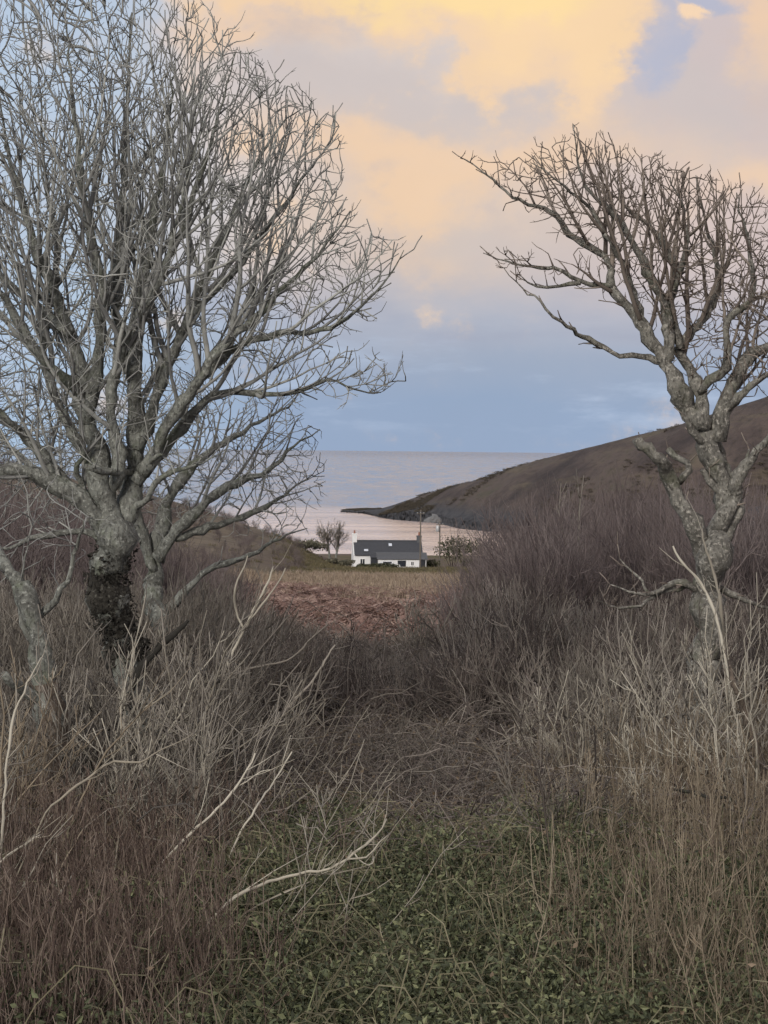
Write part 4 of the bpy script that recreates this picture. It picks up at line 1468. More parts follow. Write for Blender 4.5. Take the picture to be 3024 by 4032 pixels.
# ------------------------------------------------------------------ undergrowth masses (instanced, uncountable)
def source(prefix, meshes):
    c = bpy.data.collections.new(prefix)
    for i, me in enumerate(meshes):
        c.objects.link(bpy.data.objects.new('%s_source.%03d' % (prefix, i), me))
    return c


def scatter(name, coll, nvar, pts, rot, scl, seed, label, cat=None):
    r = np.random.default_rng(seed)
    me = bpy.data.meshes.new(name)
    n = len(pts)
    me.vertices.add(n)
    me.vertices.foreach_set('co', np.asarray(pts, dtype=np.float32).ravel())
    for an, ty, v in (('rot', 'FLOAT_VECTOR', rot), ('scl', 'FLOAT_VECTOR', scl)):
        a = me.attributes.new(an, ty, 'POINT')
        a.data.foreach_set('vector', np.asarray(v, dtype=np.float32).ravel())
    a = me.attributes.new('var', 'INT', 'POINT')
    a.data.foreach_set('value', r.integers(0, nvar, n).astype(np.int32))
    o = link(name, me)
    ng = bpy.data.node_groups.new(name, 'GeometryNodeTree')
    ng.interface.new_socket('Geometry', in_out='INPUT', socket_type='NodeSocketGeometry')
    ng.interface.new_socket('Geometry', in_out='OUTPUT', socket_type='NodeSocketGeometry')
    N, Lk = ng.nodes, ng.links
    gi, go = N.new('NodeGroupInput'), N.new('NodeGroupOutput')
    ci = N.new('GeometryNodeCollectionInfo')
    ci.inputs['Collection'].default_value = coll
    ci.inputs['Separate Children'].default_value = True
    ci.inputs['Reset Children'].default_value = True
    ip = N.new('GeometryNodeInstanceOnPoints')
    ip.inputs['Pick Instance'].default_value = True

    def attr(nm, ty):
        k = N.new('GeometryNodeInputNamedAttribute')
        k.data_type = ty
        k.inputs['Name'].default_value = nm
        return k.outputs['Attribute']
    e2r = N.new('FunctionNodeEulerToRotation')
    Lk.new(attr('rot', 'FLOAT_VECTOR'), e2r.inputs[0])
    Lk.new(gi.outputs[0], ip.inputs['Points'])
    Lk.new(ci.outputs[0], ip.inputs['Instance'])
    Lk.new(attr('var', 'INT'), ip.inputs['Instance Index'])
    Lk.new(e2r.outputs[0], ip.inputs['Rotation'])
    Lk.new(attr('scl', 'FLOAT_VECTOR'), ip.inputs['Scale'])
    Lk.new(ip.outputs[0], go.inputs[0])
    md = o.modifiers.new('scatter', 'NODES')
    md.node_group = ng
    tag(o, label, cat, None, 'stuff')
    return o


def scatter_zone(name, coll, nvar, n, d0, d1, dens, hfun, seed, label, tilt=0.15, xm=1.35, hscale=1.0, cat=None, pw=1.0, rzr=None, hr=(0.7, 1.2)):
    """points on the ground from d0 to d1 metres; dens(px, d) keeps a share; hfun(px, d) sets size"""
    r = np.random.default_rng(seed)
    d = np.sqrt(r.uniform(d0 ** 2, d1 ** 2, n)) if pw == 1 else d0 + (d1 - d0) * r.random(n) ** pw
    half = W0 / 2 / F0 * d * xm + 0.5
    x = r.uniform(-1, 1, n) * half
    z = G(x, d)
    p = np.stack([x, d, z], -1)
    px = W0 / 2 + x / d * F0
    keep = r.random(n) < dens(px, d)
    p, px, d = p[keep], px[keep], d[keep]
    m = len(p)
    h = hfun(px, d) * r.uniform(*hr, m)
    rot = np.stack([r.normal(0, tilt, m), r.normal(0, tilt, m), r.uniform(0, 6.283, m) if rzr is None else r.normal(0, rzr, m)], -1)
    scl = np.stack([h ** 0.8 * 1.0, h ** 0.8 * 1.0, h], -1) * np.array([1, 1, hscale])
    return scatter(name, coll, nvar, p, rot, scl, seed + 1, label, cat)


def flat(st):
    return [q for s in st for q in s]


def shrub_mesh(mat, seed, sides=3, **kw):
    V, L, St, T = tubes(flat(shrub_polys(seed=seed, **kw)), sides, 0, seed, cap=False)
    return mesh_np('stems', V, L, St, mat, T)


def tangle_mesh(mat, seed, n=70, w=0.55, h=0.55, rad=0.0045, ln=0.8):
    r = np.random.default_rng(seed)
    ps = []
    for _ in range(n):
        c = np.array([r.normal(0, w * .6), r.normal(0, w * .6), abs(r.normal(0, h * .5))])
        a = r.uniform(0, 6.283)
        d = np.array([math.cos(a), math.sin(a), r.normal(0.35, 0.6)])
        d /= np.linalg.norm(d)
        L = ln * r.uniform(0.35, 1.1)
        b = r.normal(0, 0.35, 3)
        b[2] -= 0.45
        t = np.linspace(-0.5, 0.5, 5)[:, None]
        pts = c + d * t * L + b * (t * t) * L * 0.9 + r.normal(0, 0.012, (5, 3))
        rr = rad * r.uniform(0.6, 1.5) * np.array([1, 1, .9, .75, .5])
        ps.append((pts, rr, r.random()))
    V, L, St, T = tubes(ps, 3, 0, seed, cap=False)
    return mesh_np('tangle', V, L, St, mat, T)


def bracken_mesh(seed, n=16, h=0.9):
    """dead fronds: arching stalks with drooping pinnae"""
    r = np.random.default_rng(seed)
    ps, leaves = [], []
    for _ in range(n):
        a = r.uniform(0, 6.283)
        L = h * r.uniform(0.7, 1.3)
        t = np.linspace(0, 1, 7)
        s = r.uniform(0.3, 1.0)
        pts = np.stack([math.cos(a) * L * s * t ** 1.4, math.sin(a) * L * s * t ** 1.4, L * (1.0 * t - (0.35 + 0.55 * s) * t ** 2.4)], -1)
        pts[:, :2] += r.normal(0, .12, 2)
        tint = r.random()
        ps.append((pts, np.linspace(.011, .005, 7), tint))
        for k in range(2, 7):
            for sd in (-1, 1):
                pv = np.array([-math.sin(a), math.cos(a), 0]) * sd
                w = 0.30 * (1.1 - k / 8) * r.uniform(0.6, 1.3)
                c0 = pts[k]
                e = c0 + pv * w + np.array([math.cos(a), math.sin(a), 0]) * w * 0.4 + np.array([0, 0, -w * r.uniform(0.2, 0.8)])
                o = np.array([math.cos(a), math.sin(a), 0.1]) * w * 0.3
                leaves.append((c0, c0 * 0.5 + e * 0.5 + o * 0.6, e, c0 * 0.55 + e * 0.45 - o * 0.6, tint))
    A = tubes(ps, 3, 0, seed, cap=False)
    V = np.array([[l[0], l[1], l[2], l[3]] for l in leaves]).reshape(-1, 3)
    q = np.arange(len(V)).reshape(-1, 4)
    B = (V, q.ravel(), 4 * np.arange(len(q)), np.repeat([l[4] for l in leaves], 4))
    V, L, St, T = join_raw([A, B])
    return mesh_np('fronds', V, L, St, M_BRACKEN, T, smooth=False)


def grass_mesh(mat, seed, n=60, h=0.5, w=0.012, bend=0.5, base=0.18):
    r = np.random.default_rng(seed)
    V, tint = [], []
    for _ in range(n):
        a = r.uniform(0, 6.283)
        L = h * r.uniform(0.5, 1.25)
        bx = r.normal(0, base, 2)
        b = r.uniform(0.1, bend)
        d = np.array([math.cos(a), math.sin(a), 0])
        sdv = np.array([-math.sin(a), math.cos(a), 0]) * w / 2
        p0 = np.array([bx[0], bx[1], -.02])
        p1 = p0 + d * L * b * .35 + np.array([0, 0, L * .6])
        p2 = p0 + d * L * b + np.array([0, 0, L * (1 - b * .5)])
        V += [p0 - sdv, p0 + sdv, p1 + sdv * .8, p1 - sdv * .8, p2]
        tint += [r.random()] * 5
    m = len(V) // 5
    i = np.arange(m)[:, None] * 5
    quad = (i + np.array([[0, 1, 2, 3]]))
    tri = (i + np.array([[3, 2, 4]]))
    loops = np.concatenate([quad.ravel(), tri.ravel()])
    starts = np.concatenate([4 * np.arange(m), 4 * m + 3 * np.arange(m)])
    return mesh_np('blades', np.array(V), loops, starts, mat, np.array(tint), smooth=False)


def bramble_mesh(seed, nleaf=620, w=0.45, h=0.46):
    r = np.random.default_rng(seed)

    def cf(n, r_):
        q = np.stack([r_.normal(0, w * .62, n), r_.normal(0, w * .62, n), np.zeros(n)], -1)
        e = np.exp(-(q[:, 0] ** 2 + q[:, 1] ** 2) / (w * w * 1.6))
        q[:, 2] = h * (0.15 + e * 0.95) * np.sqrt(r_.random(n)) + r_.normal(0, .03, n)
        return q
    A = leaf_cloud(cf, nleaf, 0.018, seed, aspect=1.9, flat=0.1)
    ps = []
    for _ in range(8):
        a = r.uniform(0, 6.283)
        L = w * r.uniform(0.8, 1.9)
        t = np.linspace(0, 1, 6)
        pts = np.stack([math.cos(a) * L * t, math.sin(a) * L * t, h * (2.6 * t * (1 - t) * r.uniform(.7, 1.8) + 0.08)], -1) + np.append(r.normal(0, .15, 2), 0)
        ps.append((pts, np.linspace(.0045, .0025, 6), r.random()))
    V, L, St, T = tubes(ps, 3, 0, seed, cap=False)
    me = mesh_np('bramble', *[x for x in join_raw([A, (V, L, St, T)])][:3], M_IVY, join_raw([A, (V, L, St, T)])[3], smooth=False)
    me.materials.append(M_OLIVE)
    nb = len(St)
    mi = np.zeros(len(me.polygons), dtype=np.int32)
    mi[-nb:] = 1
    me.polygons.foreach_set('material_index', mi)
    return me


def stalk_mesh(mat, seed, n=16, h=1.5, rad=.0062, spread=.13, base=.32, twigs=4):
    V, L, St, T = tubes(flat(shrub_polys(n, h, spread, seed, r0=rad, twigs=twigs, rmin=rad * .62, base_r=base, twl=.22, seg=5)), 3, 0, seed, cap=False)
    return mesh_np('stalks', V, L, St, mat, T)


C_WILLOW = source('willow', [shrub_mesh(M_WILLOW, 200 + i, n=20, h=1.0, spread=.5, r0=.0095, twigs=12, rmin=.0032, base_r=.12, twl=.26, forks=2) for i in range(6)])
C_WILLOW_FAR = source('tall_willow', [shrub_mesh(M_MAUVE, 260 + i, n=9, h=1.0, spread=.6, r0=.0085, twigs=34, rmin=.0019, base_r=.10, twl=.22, forks=6) for i in range(6)])
C_GREY = source('grey_willow', [shrub_mesh(M_GREYSTEM, 220 + i, n=8, h=1.0, spread=.45, r0=.0085, twigs=9, rmin=.0030, base_r=.10, twl=.24, forks=3) for i in range(4)])
C_TANGLE = source('tangle', [tangle_mesh(M_WILLOW, 300 + i, n=90) for i in range(5)] + [tangle_mesh(M_GREYSTEM, 310 + i, n=50) for i in range(2)] + [tangle_mesh(M_TAN, 320, n=50)])
C_BRACKEN = source('bracken', [bracken_mesh(330 + i) for i in range(5)])
C_STRAW = source('straw', [grass_mesh(M_STRAW, 340 + i, 70, .55, .018, .7) for i in range(4)])
C_GRASS = source('turf', [grass_mesh(M_GREENGRASS, 350 + i, 60, .30, .03, .9, .3) for i in range(3)])
C_BRAMBLE = source('bramble', [bramble_mesh(360 + i) for i in range(6)])
C_STALK = source('stalk', [stalk_mesh(M_TAN, 380 + i) for i in range(5)])
C_REDCANE = source('red_cane', [stalk_mesh(M_REDCANE, 400 + i, 20, 1.3, .0055, .22, .25, 3) for i in range(4)])
C_LEAN = source('leaning_cane', [shrub_mesh(M_PALE, 440 + i, n=4, h=1.5, spread=.22, r0=.0095, twigs=5, rmin=.0038, base_r=.3, twl=.3, lean=(.65, 0), forks=2) for i in range(5)])
C_DRYLEAF = source('dry_leaf', [(lambda q: mesh_np('leaves', q[0], q[1], q[2], M_DRYLEAF, q[3], smooth=False))(leaf_cloud(lambda n, r: np.stack([r.normal(0, .3, n), r.normal(0, .3, n), np.abs(r.normal(0, .25, n))], -1), 60, .026, 420 + i)) for i in range(3)])

def bp(x, pts):
    return np.interp(x, [p[0] for p in pts], [p[1] for p in pts])

# how high (photo pixel row) the thicket reaches, by column
TOP = [(-800, 1850), (300, 1900), (620, 2080), (800, 2150), (1000, 2290), (1300, 2420), (1600, 2470), (1830, 2400), (1910, 2200), (1985, 2050), (2080, 1970), (2250, 1880), (2500, 1850), (2800, 1860), (3900, 1850)]

def thick_h(px, d):
    g = 1772 + (3.0 + 0.05 * d) / d * F0
    return np.clip((g - bp(px, TOP)) / F0 * d, 0.25, 6.5)

# tall willow scrub, right and left of the gap
scatter_zone('willow_thicket', C_WILLOW_FAR, 6, 900, 42, 78, lambda p, d: ((p > 1900) | (p < 900)) * 1.0, lambda p, d: thick_h(p, d), 500,
             'purple brown mass of tall bare willow scrub on both sides of the gap', 0.14, 1.5, cat='thicket', hr=(0.6, 1.15))
scatter_zone('hillside_scrub', C_WILLOW_FAR, 6, 1500, 170, 400, lambda p, d: (p < 1190) * 1.0, lambda p, d: 1.9 + 0 * d, 505,
             'low brown scrub dotted over the slope left of the bay', 0.12, 1.5, cat='scrub')
def heather():
    X, Y, Z = HEAD
    r = np.random.default_rng(77)
    n = 9000
    i, j = r.integers(4, 258, n), r.integers(11, 60, n)
    p = np.stack([X[i, j], Y[i, j], Z[i, j]], -1) + np.stack([r.uniform(-1.5, 1.5, n), r.uniform(-1.5, 1.5, n), np.full(n, -0.25)], -1)
    k = wob(p[:, 0], p[:, 1], 0.05, 21) + 0.5 * wob(p[:, 0], p[:, 1], 0.16, 22)
    p = p[k > 0.12]
    m = len(p)
    h = r.uniform(0.45, 1.0, m)
    scatter('heather', C_HEATH, 4, p, np.stack([np.zeros(m), np.zeros(m), r.uniform(0, 6.28, m)], -1), np.stack([h * 1.5, h * 1.5, h], -1), 78,
            'dark olive heather and low scrub roughening the headland slope', 'heather')


C_HEATH = source('heath', [shrub_mesh(M_HEATH, 470 + i, n=16, h=.9, spread=.9, r0=.03, twigs=8, rmin=.022, base_r=.5, twl=.35) for i in range(4)])
heather()
scatter_zone('low_willow_scrub', C_WILLOW, 6, 1100, 27, 52, lambda p, d: np.where((p > 850) & (p < 2100), 1.0, 0.8), lambda p, d: np.clip(thick_h(p, d) * np.where((p > 850) & (p < 2100), 0.72, 0.5), .5, 2.4), 510,
             'brown twiggy low willow scrub filling the middle of the view', 0.16, 1.4, cat='scrub')
scatter_zone('grey_willow_scrub', C_GREY, 4, 430, 16.5, 40, lambda p, d: np.where((p > 900) & (p < 1900), .35, 1.0) * np.where((d < 22) & (p > 900), 0.12, 1.0) * np.where(p > 2050, .5, 1), lambda p, d: np.where(p < 900, 2.5, np.where(p > 2100, 2.1, 1.3)) * np.where(d < 23, .8, 1.0), 520,
             'scattered grey leafless stems rising through the brown scrub', 0.14, 1.4, cat='scrub')
scatter_zone('bracken', C_BRACKEN, 5, 5200, 46, 122, lambda p, d: ((p > 900) & (p < 2150)) * 1.0, lambda p, d: 1.0 + 0 * d, 530,
             'red brown bank of collapsed dead bracken beyond the scrub', 0.2, 1.0, cat='bracken')
scatter_zone('dead_grass', C_STRAW, 4, 6500, 76, 165, lambda p, d: (0.35 + 0.65 * ((p > 1200) & (p < 2100))) * np.clip((d - 88 - 9 * np.sin(p / 90.0)) / 30, .07, 1), lambda p, d: 1.35 + 0 * d, 540,
             'pale ochre band of dead grass before the cottage', 0.2, 1.05, cat='grass')
scatter_zone('rough_pasture', C_GRASS, 3, 9000, 155, 345, lambda p, d: np.clip((p - 1050) / 150, 0.05, 1), lambda p, d: 1.1 + 0 * d, 550,
             'rough olive green pasture around the cottage', 0.2, 1.1, cat='grass')
scatter_zone('twig_tangle', C_TANGLE, 8, 2300, 13.5, 44, lambda p, d: np.clip((d - 13.5) / 4, 0.12, 1) * 1.0, lambda p, d: 1.0 + 0.35 * (d > 25), 560,
             'tangled brown mat of dead brambles and twigs', 0.25, 1.35, cat='scrub')
scatter_zone('brambles', C_BRAMBLE, 6, 2500, 9.5, 21, lambda p, d: np.clip((np.interp(p, [600, 1050, 2250, 2500], [.3, 1.0, 1.0, .22]) - np.clip((d - 15.8 - 1.6 * np.sin(p / 170.0)) / 2.2, 0, 1) * .97), 0, 1), lambda p, d: 1.15 + 0 * d, 570,
             'dark green bramble and ivy leaves covering the near ground', 0.18, 1.4, cat='brambles')
C_NEARGRASS = source('near_grass', [grass_mesh(M_SOFTGRASS, 460 + i, 60, .40, .008, .9, .2) for i in range(3)])
scatter_zone('green_grass', C_NEARGRASS, 3, 2700, 9.5, 18.0, lambda p, d: np.interp(p, [700, 1100, 2250, 2500], [.2, 1.0, 1.0, .25]), lambda p, d: 1.0 + 0 * d, 575,
             'soft green grass tufts growing up through the brambles', 0.2, 1.4, cat='grass')
scatter_zone('dry_stalks', C_STALK, 5, 800, 10.5, 26, lambda p, d: np.clip((p - 2050) / 450, 0.02, 1), lambda p, d: np.where(p > 2300, .8, .55), 580,
             'upright dry tan stalks crowding the right foreground', 0.13, 1.4, cat='stalks')
scatter_zone('red_canes', C_REDCANE, 4, 900, 9.5, 18, lambda p, d: np.clip((1050 - p) / 500, 0.03, 1) * (p < 1400) + .02, lambda p, d: 0.8 + 0 * d, 590,
             'thin red brown canes crowding the left foreground', 0.12, 1.4, cat='canes')
scatter_zone('leaning_canes', C_LEAN, 5, 150, 11.5, 25, lambda p, d: np.clip((1250 - p) / 400, 0.0, 1), lambda p, d: 1.0 + 0 * d, 595,
             'thin pale dead canes leaning right all over the left foreground', 0.15, 1.4, cat='canes', rzr=0.7)
scatter_zone('withered_leaves', C_DRYLEAF, 3, 800, 10, 30, lambda p, d: .8 + 0 * d, lambda p, d: 1.0 + 0 * d, 600,
             'withered brown leaves caught in the undergrowth', 0.3, 1.35, cat='leaves')

# ------------------------------------------------------------------ single shrubs one can tell apart
shrub(1650, 41, 2.3, 14, 0.55, 'bare bush of fanning stems at mid view just below the red bracken', M_GREYSTEM, 701, r0=.022, twigs=12, rmin=.007, twl=.45, forks=3, name='willow_bush')
shrub(2150, 36, 2.6, 12, 0.55, 'bare bush with crossing grey stems left of the dry pale shrubs', M_GREYSTEM, 702, r0=.020, twigs=12, rmin=.0065, twl=.45, forks=3, name='willow_bush')
shrub(1420, 38, 1.7, 12, 0.55, 'low dark stemmed bush under the left edge of the red bracken', M_WILLOW, 703, r0=.018, twigs=9, rmin=.007, twl=.5, name='willow_bush')
shrub(2268, 52, 5.6, 3, 0.07, 'slender tall sapling standing straight in the purple willow scrub', M_GREYSTEM, 704, r0=.03, twigs=14, rmin=.008, twl=.6, name='sapling', cat='sapling', base_r=.05)

PALE = [  # px, d, height, stems, label
    (2130, 24, 1.55, 4, 'pale dead shrub with a few forked stems, nearest the middle of the pale shrub patch'),
    (2330, 21, 1.70, 5, 'pale dry shrub with upright forked tips above a straight dark stem'),
    (2450, 23, 2.05, 5, 'pale grey forked shrub, tallest left of the windswept trunk'),
    (2560, 20, 1.75, 5, 'dry pale shrub of brittle forked stems before the windswept trunk'),
    (2690, 22, 2.10, 5, 'pale branching shrub touching the foot of the windswept trunk'),
    (2620, 18, 1.45, 5, 'shorter pale shrub in front of the windswept trunk'),
    (2900, 21, 2.50, 6, 'tall pale shrub rising right of the windswept trunk'),
    (3000, 18, 2.00, 5, 'pale dry shrub at the right edge of the picture'),
    (2240, 18, 1.05, 4, 'small pale twiggy shrub at the edge of the green brambles'),
]
for k, (px, d, h, n, lab) in enumerate(PALE):
    shrub(px, d, h, n, 0.30, lab, M_PALE, 720 + k, r0=.0135, twigs=12, rmin=.0048, twl=.26, name='dead_shrub', seg=8, forks=3)

LEFTS = [
    (690, 20.5, 2.5, 9, .45, 'grey stemmed bush sprawling right of the dark trunk foot'),
    (900, 22, 2.2, 8, .50, 'grey bush leaning out between the dark trunk and the red bracken'),
    (330, 20, 2.5, 7, .35, 'thin grey bush between the two left trunks'),
    (40, 21, 2.8, 7, .35, 'thin grey bush behind the rotting leaning trunk'),
    (560, 17.5, 1.7, 7, .45, 'forked pale bush in front of the big dark trunk'),
    (1050, 25, 1.9, 7, .50, 'pale bush whose thin stems reach the left edge of the red bracken'),
]
TALL = [
    (250, 18.5, 3.0, 8, .24, .10, 'tall thin sapling clump rising between the leaning trunk and the big dark trunk', 0),
    (520, 19.0, 2.8, 9, .30, .16, 'tall pale sapling clump directly in front of the big dark trunk', 1),
    (740, 19.5, 3.0, 9, .34, .20, 'tall grey sapling clump overlapping the smaller bushy tree trunk', 0),
    (60, 16.5, 2.6, 7, .22, .12, 'tall brown stems before the leaning trunk with rotted bark', 2),
    (2740, 20.5, 2.9, 8, .24, -.06, 'tall grey sapling clump in front of the windswept trunk', 0),
    (2900, 19.0, 3.0, 8, .26, .05, 'tall pale sapling clump just right of the windswept trunk', 1),
    (2560, 23.0, 2.7, 7, .32, -.10, 'tall grey saplings leaning left beside the windswept trunk', 0),
]
for k, (px, d, h, n, sp, ln, lab, mi) in enumerate(TALL):
    shrub(px, d, h, n, sp, lab, (M_GREYSTEM, M_PALE, M_TAN)[mi], 760 + k, r0=.016, twigs=14, rmin=.0046, twl=.34, forks=3, name='sapling_clump', cat='saplings', seg=9, lean=(ln, 0), base_r=.2)
for k, (px, d, h, n, sp, lab) in enumerate(LEFTS):
    shrub(px, d, h, n, sp, lab, M_PALE if k == 4 else M_GREYSTEM, 740 + k, r0=.022, twigs=8, rmin=.0055, twl=.4, forks=2, name='bare_bush', lean=(0.22, 0))


def cane(label, cat, name, paths, D, mat, seed, dz=0.0, depth=0.3, root=True):
    """a stick or stem traced as one mesh with its forks; first path is the main one, thick end first"""
    ps = []
    r = np.random.default_rng(seed)
    for i, pts in enumerate(paths):
        a = trace(pts, D + dz, depth if i == 0 else 0.05, seed + i, 0.07, 0.004)
        if i:
            a[:, :3] += (nearest(main, a[0, :3]) - a[0, :3])[None]
        else:
            main = a[:, :3]
            if root:                                          # foot reaches the ground
                f = a[0, :3].copy()
                v = a[0, :3] - a[1, :3]
                gz = float(G(f[0], f[1]))
                if f[2] > gz:
                    n = max(2, int((f[2] - gz) / .15))
                    v = v / np.linalg.norm(v)
                    ext = []
                    for k in range(1, n + 1):
                        s = k / n
                        q = f + v * (f[2] - gz) * 0.8 * s
                        q[2] = f[2] + (gz - .05 - f[2]) * s
                        ext.append([*q, a[0, 3]])
                    a = np.concatenate([np.array(ext)[::-1], a])
        ps.append((a[:, :3], a[:, 3] * 0.72 * (1 + .12 * r.normal(0, 1, len(a)).clip(-1, 1)), r.random()))
    for k in range(int(len(main) * 0.3)):                     # thin side twigs
        i = r.integers(len(main) // 4, len(main) - 1)
        dv = main[min(i + 1, len(main) - 1)] - main[i - 1]
        dv /= np.linalg.norm(dv) + 1e-9
        q = main[i]
        ln = r.uniform(.08, .35)
        e = dv + r.normal(0, .5, 3)
        ps.append((np.array([q, q + e * ln * .5, q + e * ln + r.normal(0, .04, 3) + np.array([0, 0, .05])]), np.array([.0042, .0036, .0024]), r.random()))
    V, L, St, T = tubes([p for p in ps if len(p[0]) > 3], 6, 0.06, seed)
    tw = [p for p in ps if len(p[0]) <= 3]
    if tw:
        V, L, St, T = join_raw([(V, L, St, T), tubes(tw, 3, 0, seed)])
    b = np.array([ps[0][0][0, 0], ps[0][0][0, 1], ps[0][0][:, 2].min()])
    o = link(name, mesh_np(name, V - b, L, St, mat, T))
    o.location = b
    tag(o, label, cat)
    return o


def nearest(A, p):
    return A[np.argmin(((A - p) ** 2).sum(1))]


cane('long pale dead branch sweeping from the brambles up to a forked end', 'branch', 'dead_branch',
     [[(690, 3760, 9), (800, 3660, 10), (930, 3530, 10), (1090, 3465, 10), (1290, 3420, 9), (1400, 3360, 7), (1480, 3290, 6), (1522, 3225, 4)],
      [(1345, 3405, 5), (1420, 3395, 5), (1470, 3340, 4), (1515, 3300, 3)], [(1410, 3395, 4), (1450, 3440, 3), (1485, 3440, 3), (1488, 3410, 2)], [(1290, 3415, 3), (1310, 3370, 2), (1312, 3345, 2)]], 12.6, M_CANE, 801)
cane('second dead branch lying just under the long pale forked one', 'branch', 'dead_branch', [[(960, 3600, 6), (1060, 3540, 6), (1150, 3500, 5), (1225, 3470, 3)]], 12.9, M_CANE, 802)
cane('straight bleached cane slanting up right of the big dark trunk', 'cane', 'dead_cane', [[(625, 3410, 7), (720, 3310, 8), (830, 3210, 8), (930, 3100, 7), (1005, 2965, 5)], [(930, 3100, 4), (1030, 3040, 3), (1075, 3030, 2)]], 14.6, M_CANE, 803)
cane('bleached cane parallel to the longer one, nearer the middle', 'cane', 'dead_cane', [[(880, 3430, 5), (930, 3310, 6), (990, 3210, 6), (1060, 3105, 5), (1150, 2960, 4)]], 14.8, M_CANE, 804)
cane('arched pale stem rising from the undergrowth to a tip under the bracken', 'cane', 'arched_cane', [[(700, 2960, 9), (830, 2930, 10), (1000, 2890, 10), (1080, 2840, 10), (1150, 2770, 9), (1230, 2680, 7), (1320, 2540, 5)],
      [(1130, 2790, 5), (1160, 2700, 4), (1120, 2680, 3), (1070, 2675, 3)]], 24, M_GREYSTEM, 805)
cane('pale forked stem with two upright arms right of the dark trunk', 'cane', 'forked_cane', [[(780, 2900, 10), (850, 2740, 10), (890, 2640, 10), (930, 2540, 9), (985, 2430, 8), (1060, 2280, 6), (1075, 2230, 4)],
      [(900, 2470, 7), (870, 2400, 7), (866, 2300, 6), (900, 2230, 5), (915, 2180, 3)], [(900, 2480, 6), (960, 2400, 6), (1030, 2310, 5), (1065, 2240, 3)]], 23.5, M_PALE, 806)
cane('thin grey stem sloping low across the scrub toward the bracken', 'cane', 'arched_cane', [[(640, 2850, 7), (800, 2720, 7), (960, 2640, 6), (1130, 2600, 6), (1220, 2520, 5), (1290, 2460, 3)]], 23, M_GREYSTEM, 807)
cane('bleached cane crossing the big trunk foot with a bent top', 'cane', 'dead_cane', [[(180, 3200, 6), (270, 3120, 8), (370, 3050, 8), (450, 3000, 7), (550, 3000, 6), (640, 2950, 4), (760, 2890, 3)]], 13.6, M_CANE, 808)
cane('brown cane leaning steeply right, crossing the bleached bent one', 'cane', 'dead_cane', [[(215, 3420, 6), (270, 3260, 6), (340, 3110, 6), (400, 2990, 6), (470, 2900, 5), (600, 2760, 3)]], 15.2, M_TAN, 809)
cane('upright pale stem at the left edge in front of the rotting trunk', 'cane', 'dead_cane', [[(10, 3260, 8), (20, 3090, 8), (35, 2950, 8), (60, 2800, 7), (110, 2690, 5), (160, 2590, 3)], [(60, 2800, 4), (65, 2720, 4), (60, 2650, 3)]], 14, M_PALE, 810)
cane('short bleached cane lowest on the left, leaning right', 'cane', 'dead_cane', [[(120, 3700, 5), (190, 3600, 7), (240, 3510, 7), (290, 3440, 4)]], 13, M_CANE, 811)
cane('bleached cane at the left edge sloping up from the frame', 'cane', 'dead_cane', [[(-80, 3480, 6), (0, 3390, 6), (90, 3330, 6), (165, 3285, 4)]], 13.3, M_CANE, 812)
cane('pale reed like cane beside the left red canes, leaning right', 'cane', 'dead_cane', [[(70, 3760, 4), (150, 3560, 5), (230, 3430, 5), (330, 3260, 3)]], 13.6, M_TAN, 813)
cane('short upright bleached stick among the red canes', 'stick', 'dead_stick', [[(440, 3490, 5), (455, 3400, 6), (468, 3290, 4)]], 14, M_CANE, 814)
cane('thin dark stem standing in the green brambles beside the long pale branch', 'cane', 'dark_cane', [[(855, 3850, 6), (845, 3650, 6), (830, 3430, 5), (818, 3310, 4), (790, 3280, 3)], [(835, 3430, 3), (890, 3350, 3), (940, 3180, 2), (1000, 3040, 2)]], 14, M_DARKSTEM, 815)
cane('tall thin dark stem rising through the brambles at centre right', 'cane', 'dark_cane', [[(2232, 3900, 6), (2200, 3700, 6), (2175, 3500, 6), (2155, 3300, 5), (2140, 3140, 5), (2110, 3030, 4), (2050, 2890, 3), (2010, 2800, 2)], [(2140, 3140, 3), (2165, 3050, 3), (2185, 2960, 2)], [(2115, 3040, 3), (2085, 3000, 2), (2070, 2930, 2)]], 15, M_DARKSTEM, 816)
cane('straight dark brown stem under the pale shrub with upright tips', 'cane', 'dark_cane', [[(2352, 3300, 6), (2350, 3130, 6), (2345, 2990, 5), (2340, 2860, 4)]], 17, M_DARKSTEM, 817)
cane('dark stem arching to the right above the green brambles', 'cane', 'dark_cane', [[(1740, 3400, 5), (1800, 3290, 6), (1870, 3190, 5), (1930, 3130, 4), (2000, 3110, 2)]], 17, M_DARKSTEM, 818)
cane('black broken twig at the bottom of the picture', 'stick', 'dark_stick', [[(930, 4060, 6), (975, 3940, 6), (1010, 3840, 6), (1040, 3740, 4)]], 12.3, M_DARKSTEM, 819)
cane('pale arched dead branch at the bottom edge', 'branch', 'dead_branch', [[(980, 4040, 7), (1080, 3990, 8), (1180, 3950, 8), (1300, 3935, 8), (1400, 3970, 7), (1480, 4010, 6), (1540, 4060, 4)], [(1310, 3937, 6), (1250, 4010, 6), (1180, 4080, 5)], [(1360, 3955, 4), (1372, 3900, 3)]], 12.2, M_CANE, 820)
cane('crooked pale green stem standing in the brambles', 'cane', 'pale_cane', [[(1790, 3900, 4), (1770, 3800, 5), (1740, 3680, 5), (1700, 3560, 4), (1680, 3530, 3)]], 14, M_PALE, 821)
cane('pale forked stick at the lower right beside the tan stalks', 'stick', 'forked_stick', [[(2910, 4060, 6), (2905, 3900, 6), (2910, 3760, 5), (2880, 3700, 4), (2820, 3640, 3)], [(2908, 3770, 5), (2930, 3725, 4), (2980, 3725, 3)]], 12.5, M_CANE, 822)
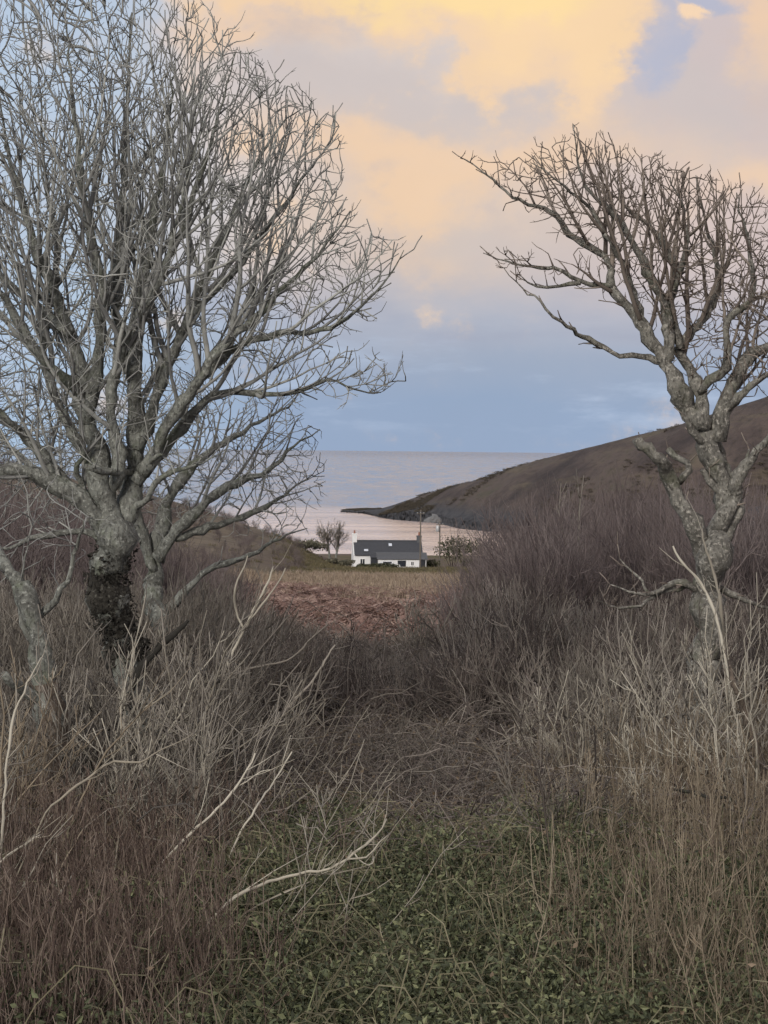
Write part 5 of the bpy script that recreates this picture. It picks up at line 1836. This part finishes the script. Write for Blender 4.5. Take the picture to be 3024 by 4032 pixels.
cane('tan bent stick with a hooked top at the lower right', 'stick', 'forked_stick', [[(2640, 3960, 5), (2590, 3830, 6), (2560, 3750, 5), (2590, 3720, 4), (2640, 3850, 3), (2665, 3910, 3)]], 12.8, M_TAN, 823)
cane('tan twig with a fork among the lower brambles', 'stick', 'forked_stick', [[(2040, 4060, 5), (2070, 3930, 5), (2120, 3870, 4), (2210, 3850, 3)], [(2075, 3920, 4), (2060, 3870, 3)]], 12.5, M_TAN, 824)
cane('leaning tan stick between the brambles and dry stalks', 'stick', 'dead_stick', [[(2490, 3900, 4), (2440, 3820, 5), (2400, 3720, 4), (2380, 3640, 3)]], 13, M_TAN, 825)
cane('thick dead stub jutting up right beside the dark trunk', 'branch', 'broken_branch', [[(560, 2620, 22), (640, 2540, 20), (700, 2480, 16), (740, 2445, 13)]], 21.6, M_IVYBARK, 826)
cane('dark broken branch stump lying in the scrub right of the trunk', 'branch', 'broken_branch', [[(700, 2790, 9), (790, 2730, 10), (850, 2690, 10), (880, 2675, 9)]], 21, M_IVYBARK, 827)
cane('dark rotten branch lying level in the tan stalks', 'branch', 'broken_branch', [[(2860, 3140, 9), (2780, 3135, 10), (2720, 3120, 11), (2650, 3108, 9)]], 16.5, M_IVYBARK, 828, root=False)
cane('brown leaning dead stem right of the pale shrubs', 'stump', 'rotten_stump', [[(3010, 3150, 22), (2980, 2960, 26), (2930, 2800, 24), (2890, 2690, 17), (2870, 2600, 10)]], 19, M_BARK_ORANGE, 829)
cane('pale stem leaning left in front of the windswept trunk', 'cane', 'pale_cane', [[(2850, 2560, 8), (2810, 2400, 9), (2760, 2300, 8), (2690, 2220, 7), (2650, 2150, 5)]], 20, M_PALE, 830)
cane('pale upright stem leaning across the windswept trunk fork', 'cane', 'pale_cane', [[(2860, 2620, 8), (2838, 2400, 9), (2815, 2270, 8), (2775, 2150, 6), (2765, 2080, 4)]], 20.3, M_PALE, 831)


# dark ivy clinging to the left trunk
def trunk_ivy():
    D = DL
    r = bpy.data.objects['bare_tree']
    path = np.array([P(x, y, D) for x, y in ((530, 2600), (450, 2450), (425, 2280), (455, 2140))])

    def cf(n, r_):
        t = r_.random(n) * 2.98
        i = t.astype(int)
        p = path[i] + (path[i + 1] - path[i]) * (t - i)[:, None]
        v = r_.normal(0, 1, (n, 3))
        v /= np.linalg.norm(v, axis=1, keepdims=True)
        return p + v * np.array([.25, .25, .15]) * r_.uniform(.6, 1.2, (n, 1)) - np.array(r.location)
    V, L, St, T = leaf_cloud(cf, 2600, .036, 5)
    link('ivy', mesh_np('ivy', V, L, St, M_IVYBARK, T, smooth=False), r)


trunk_ivy()
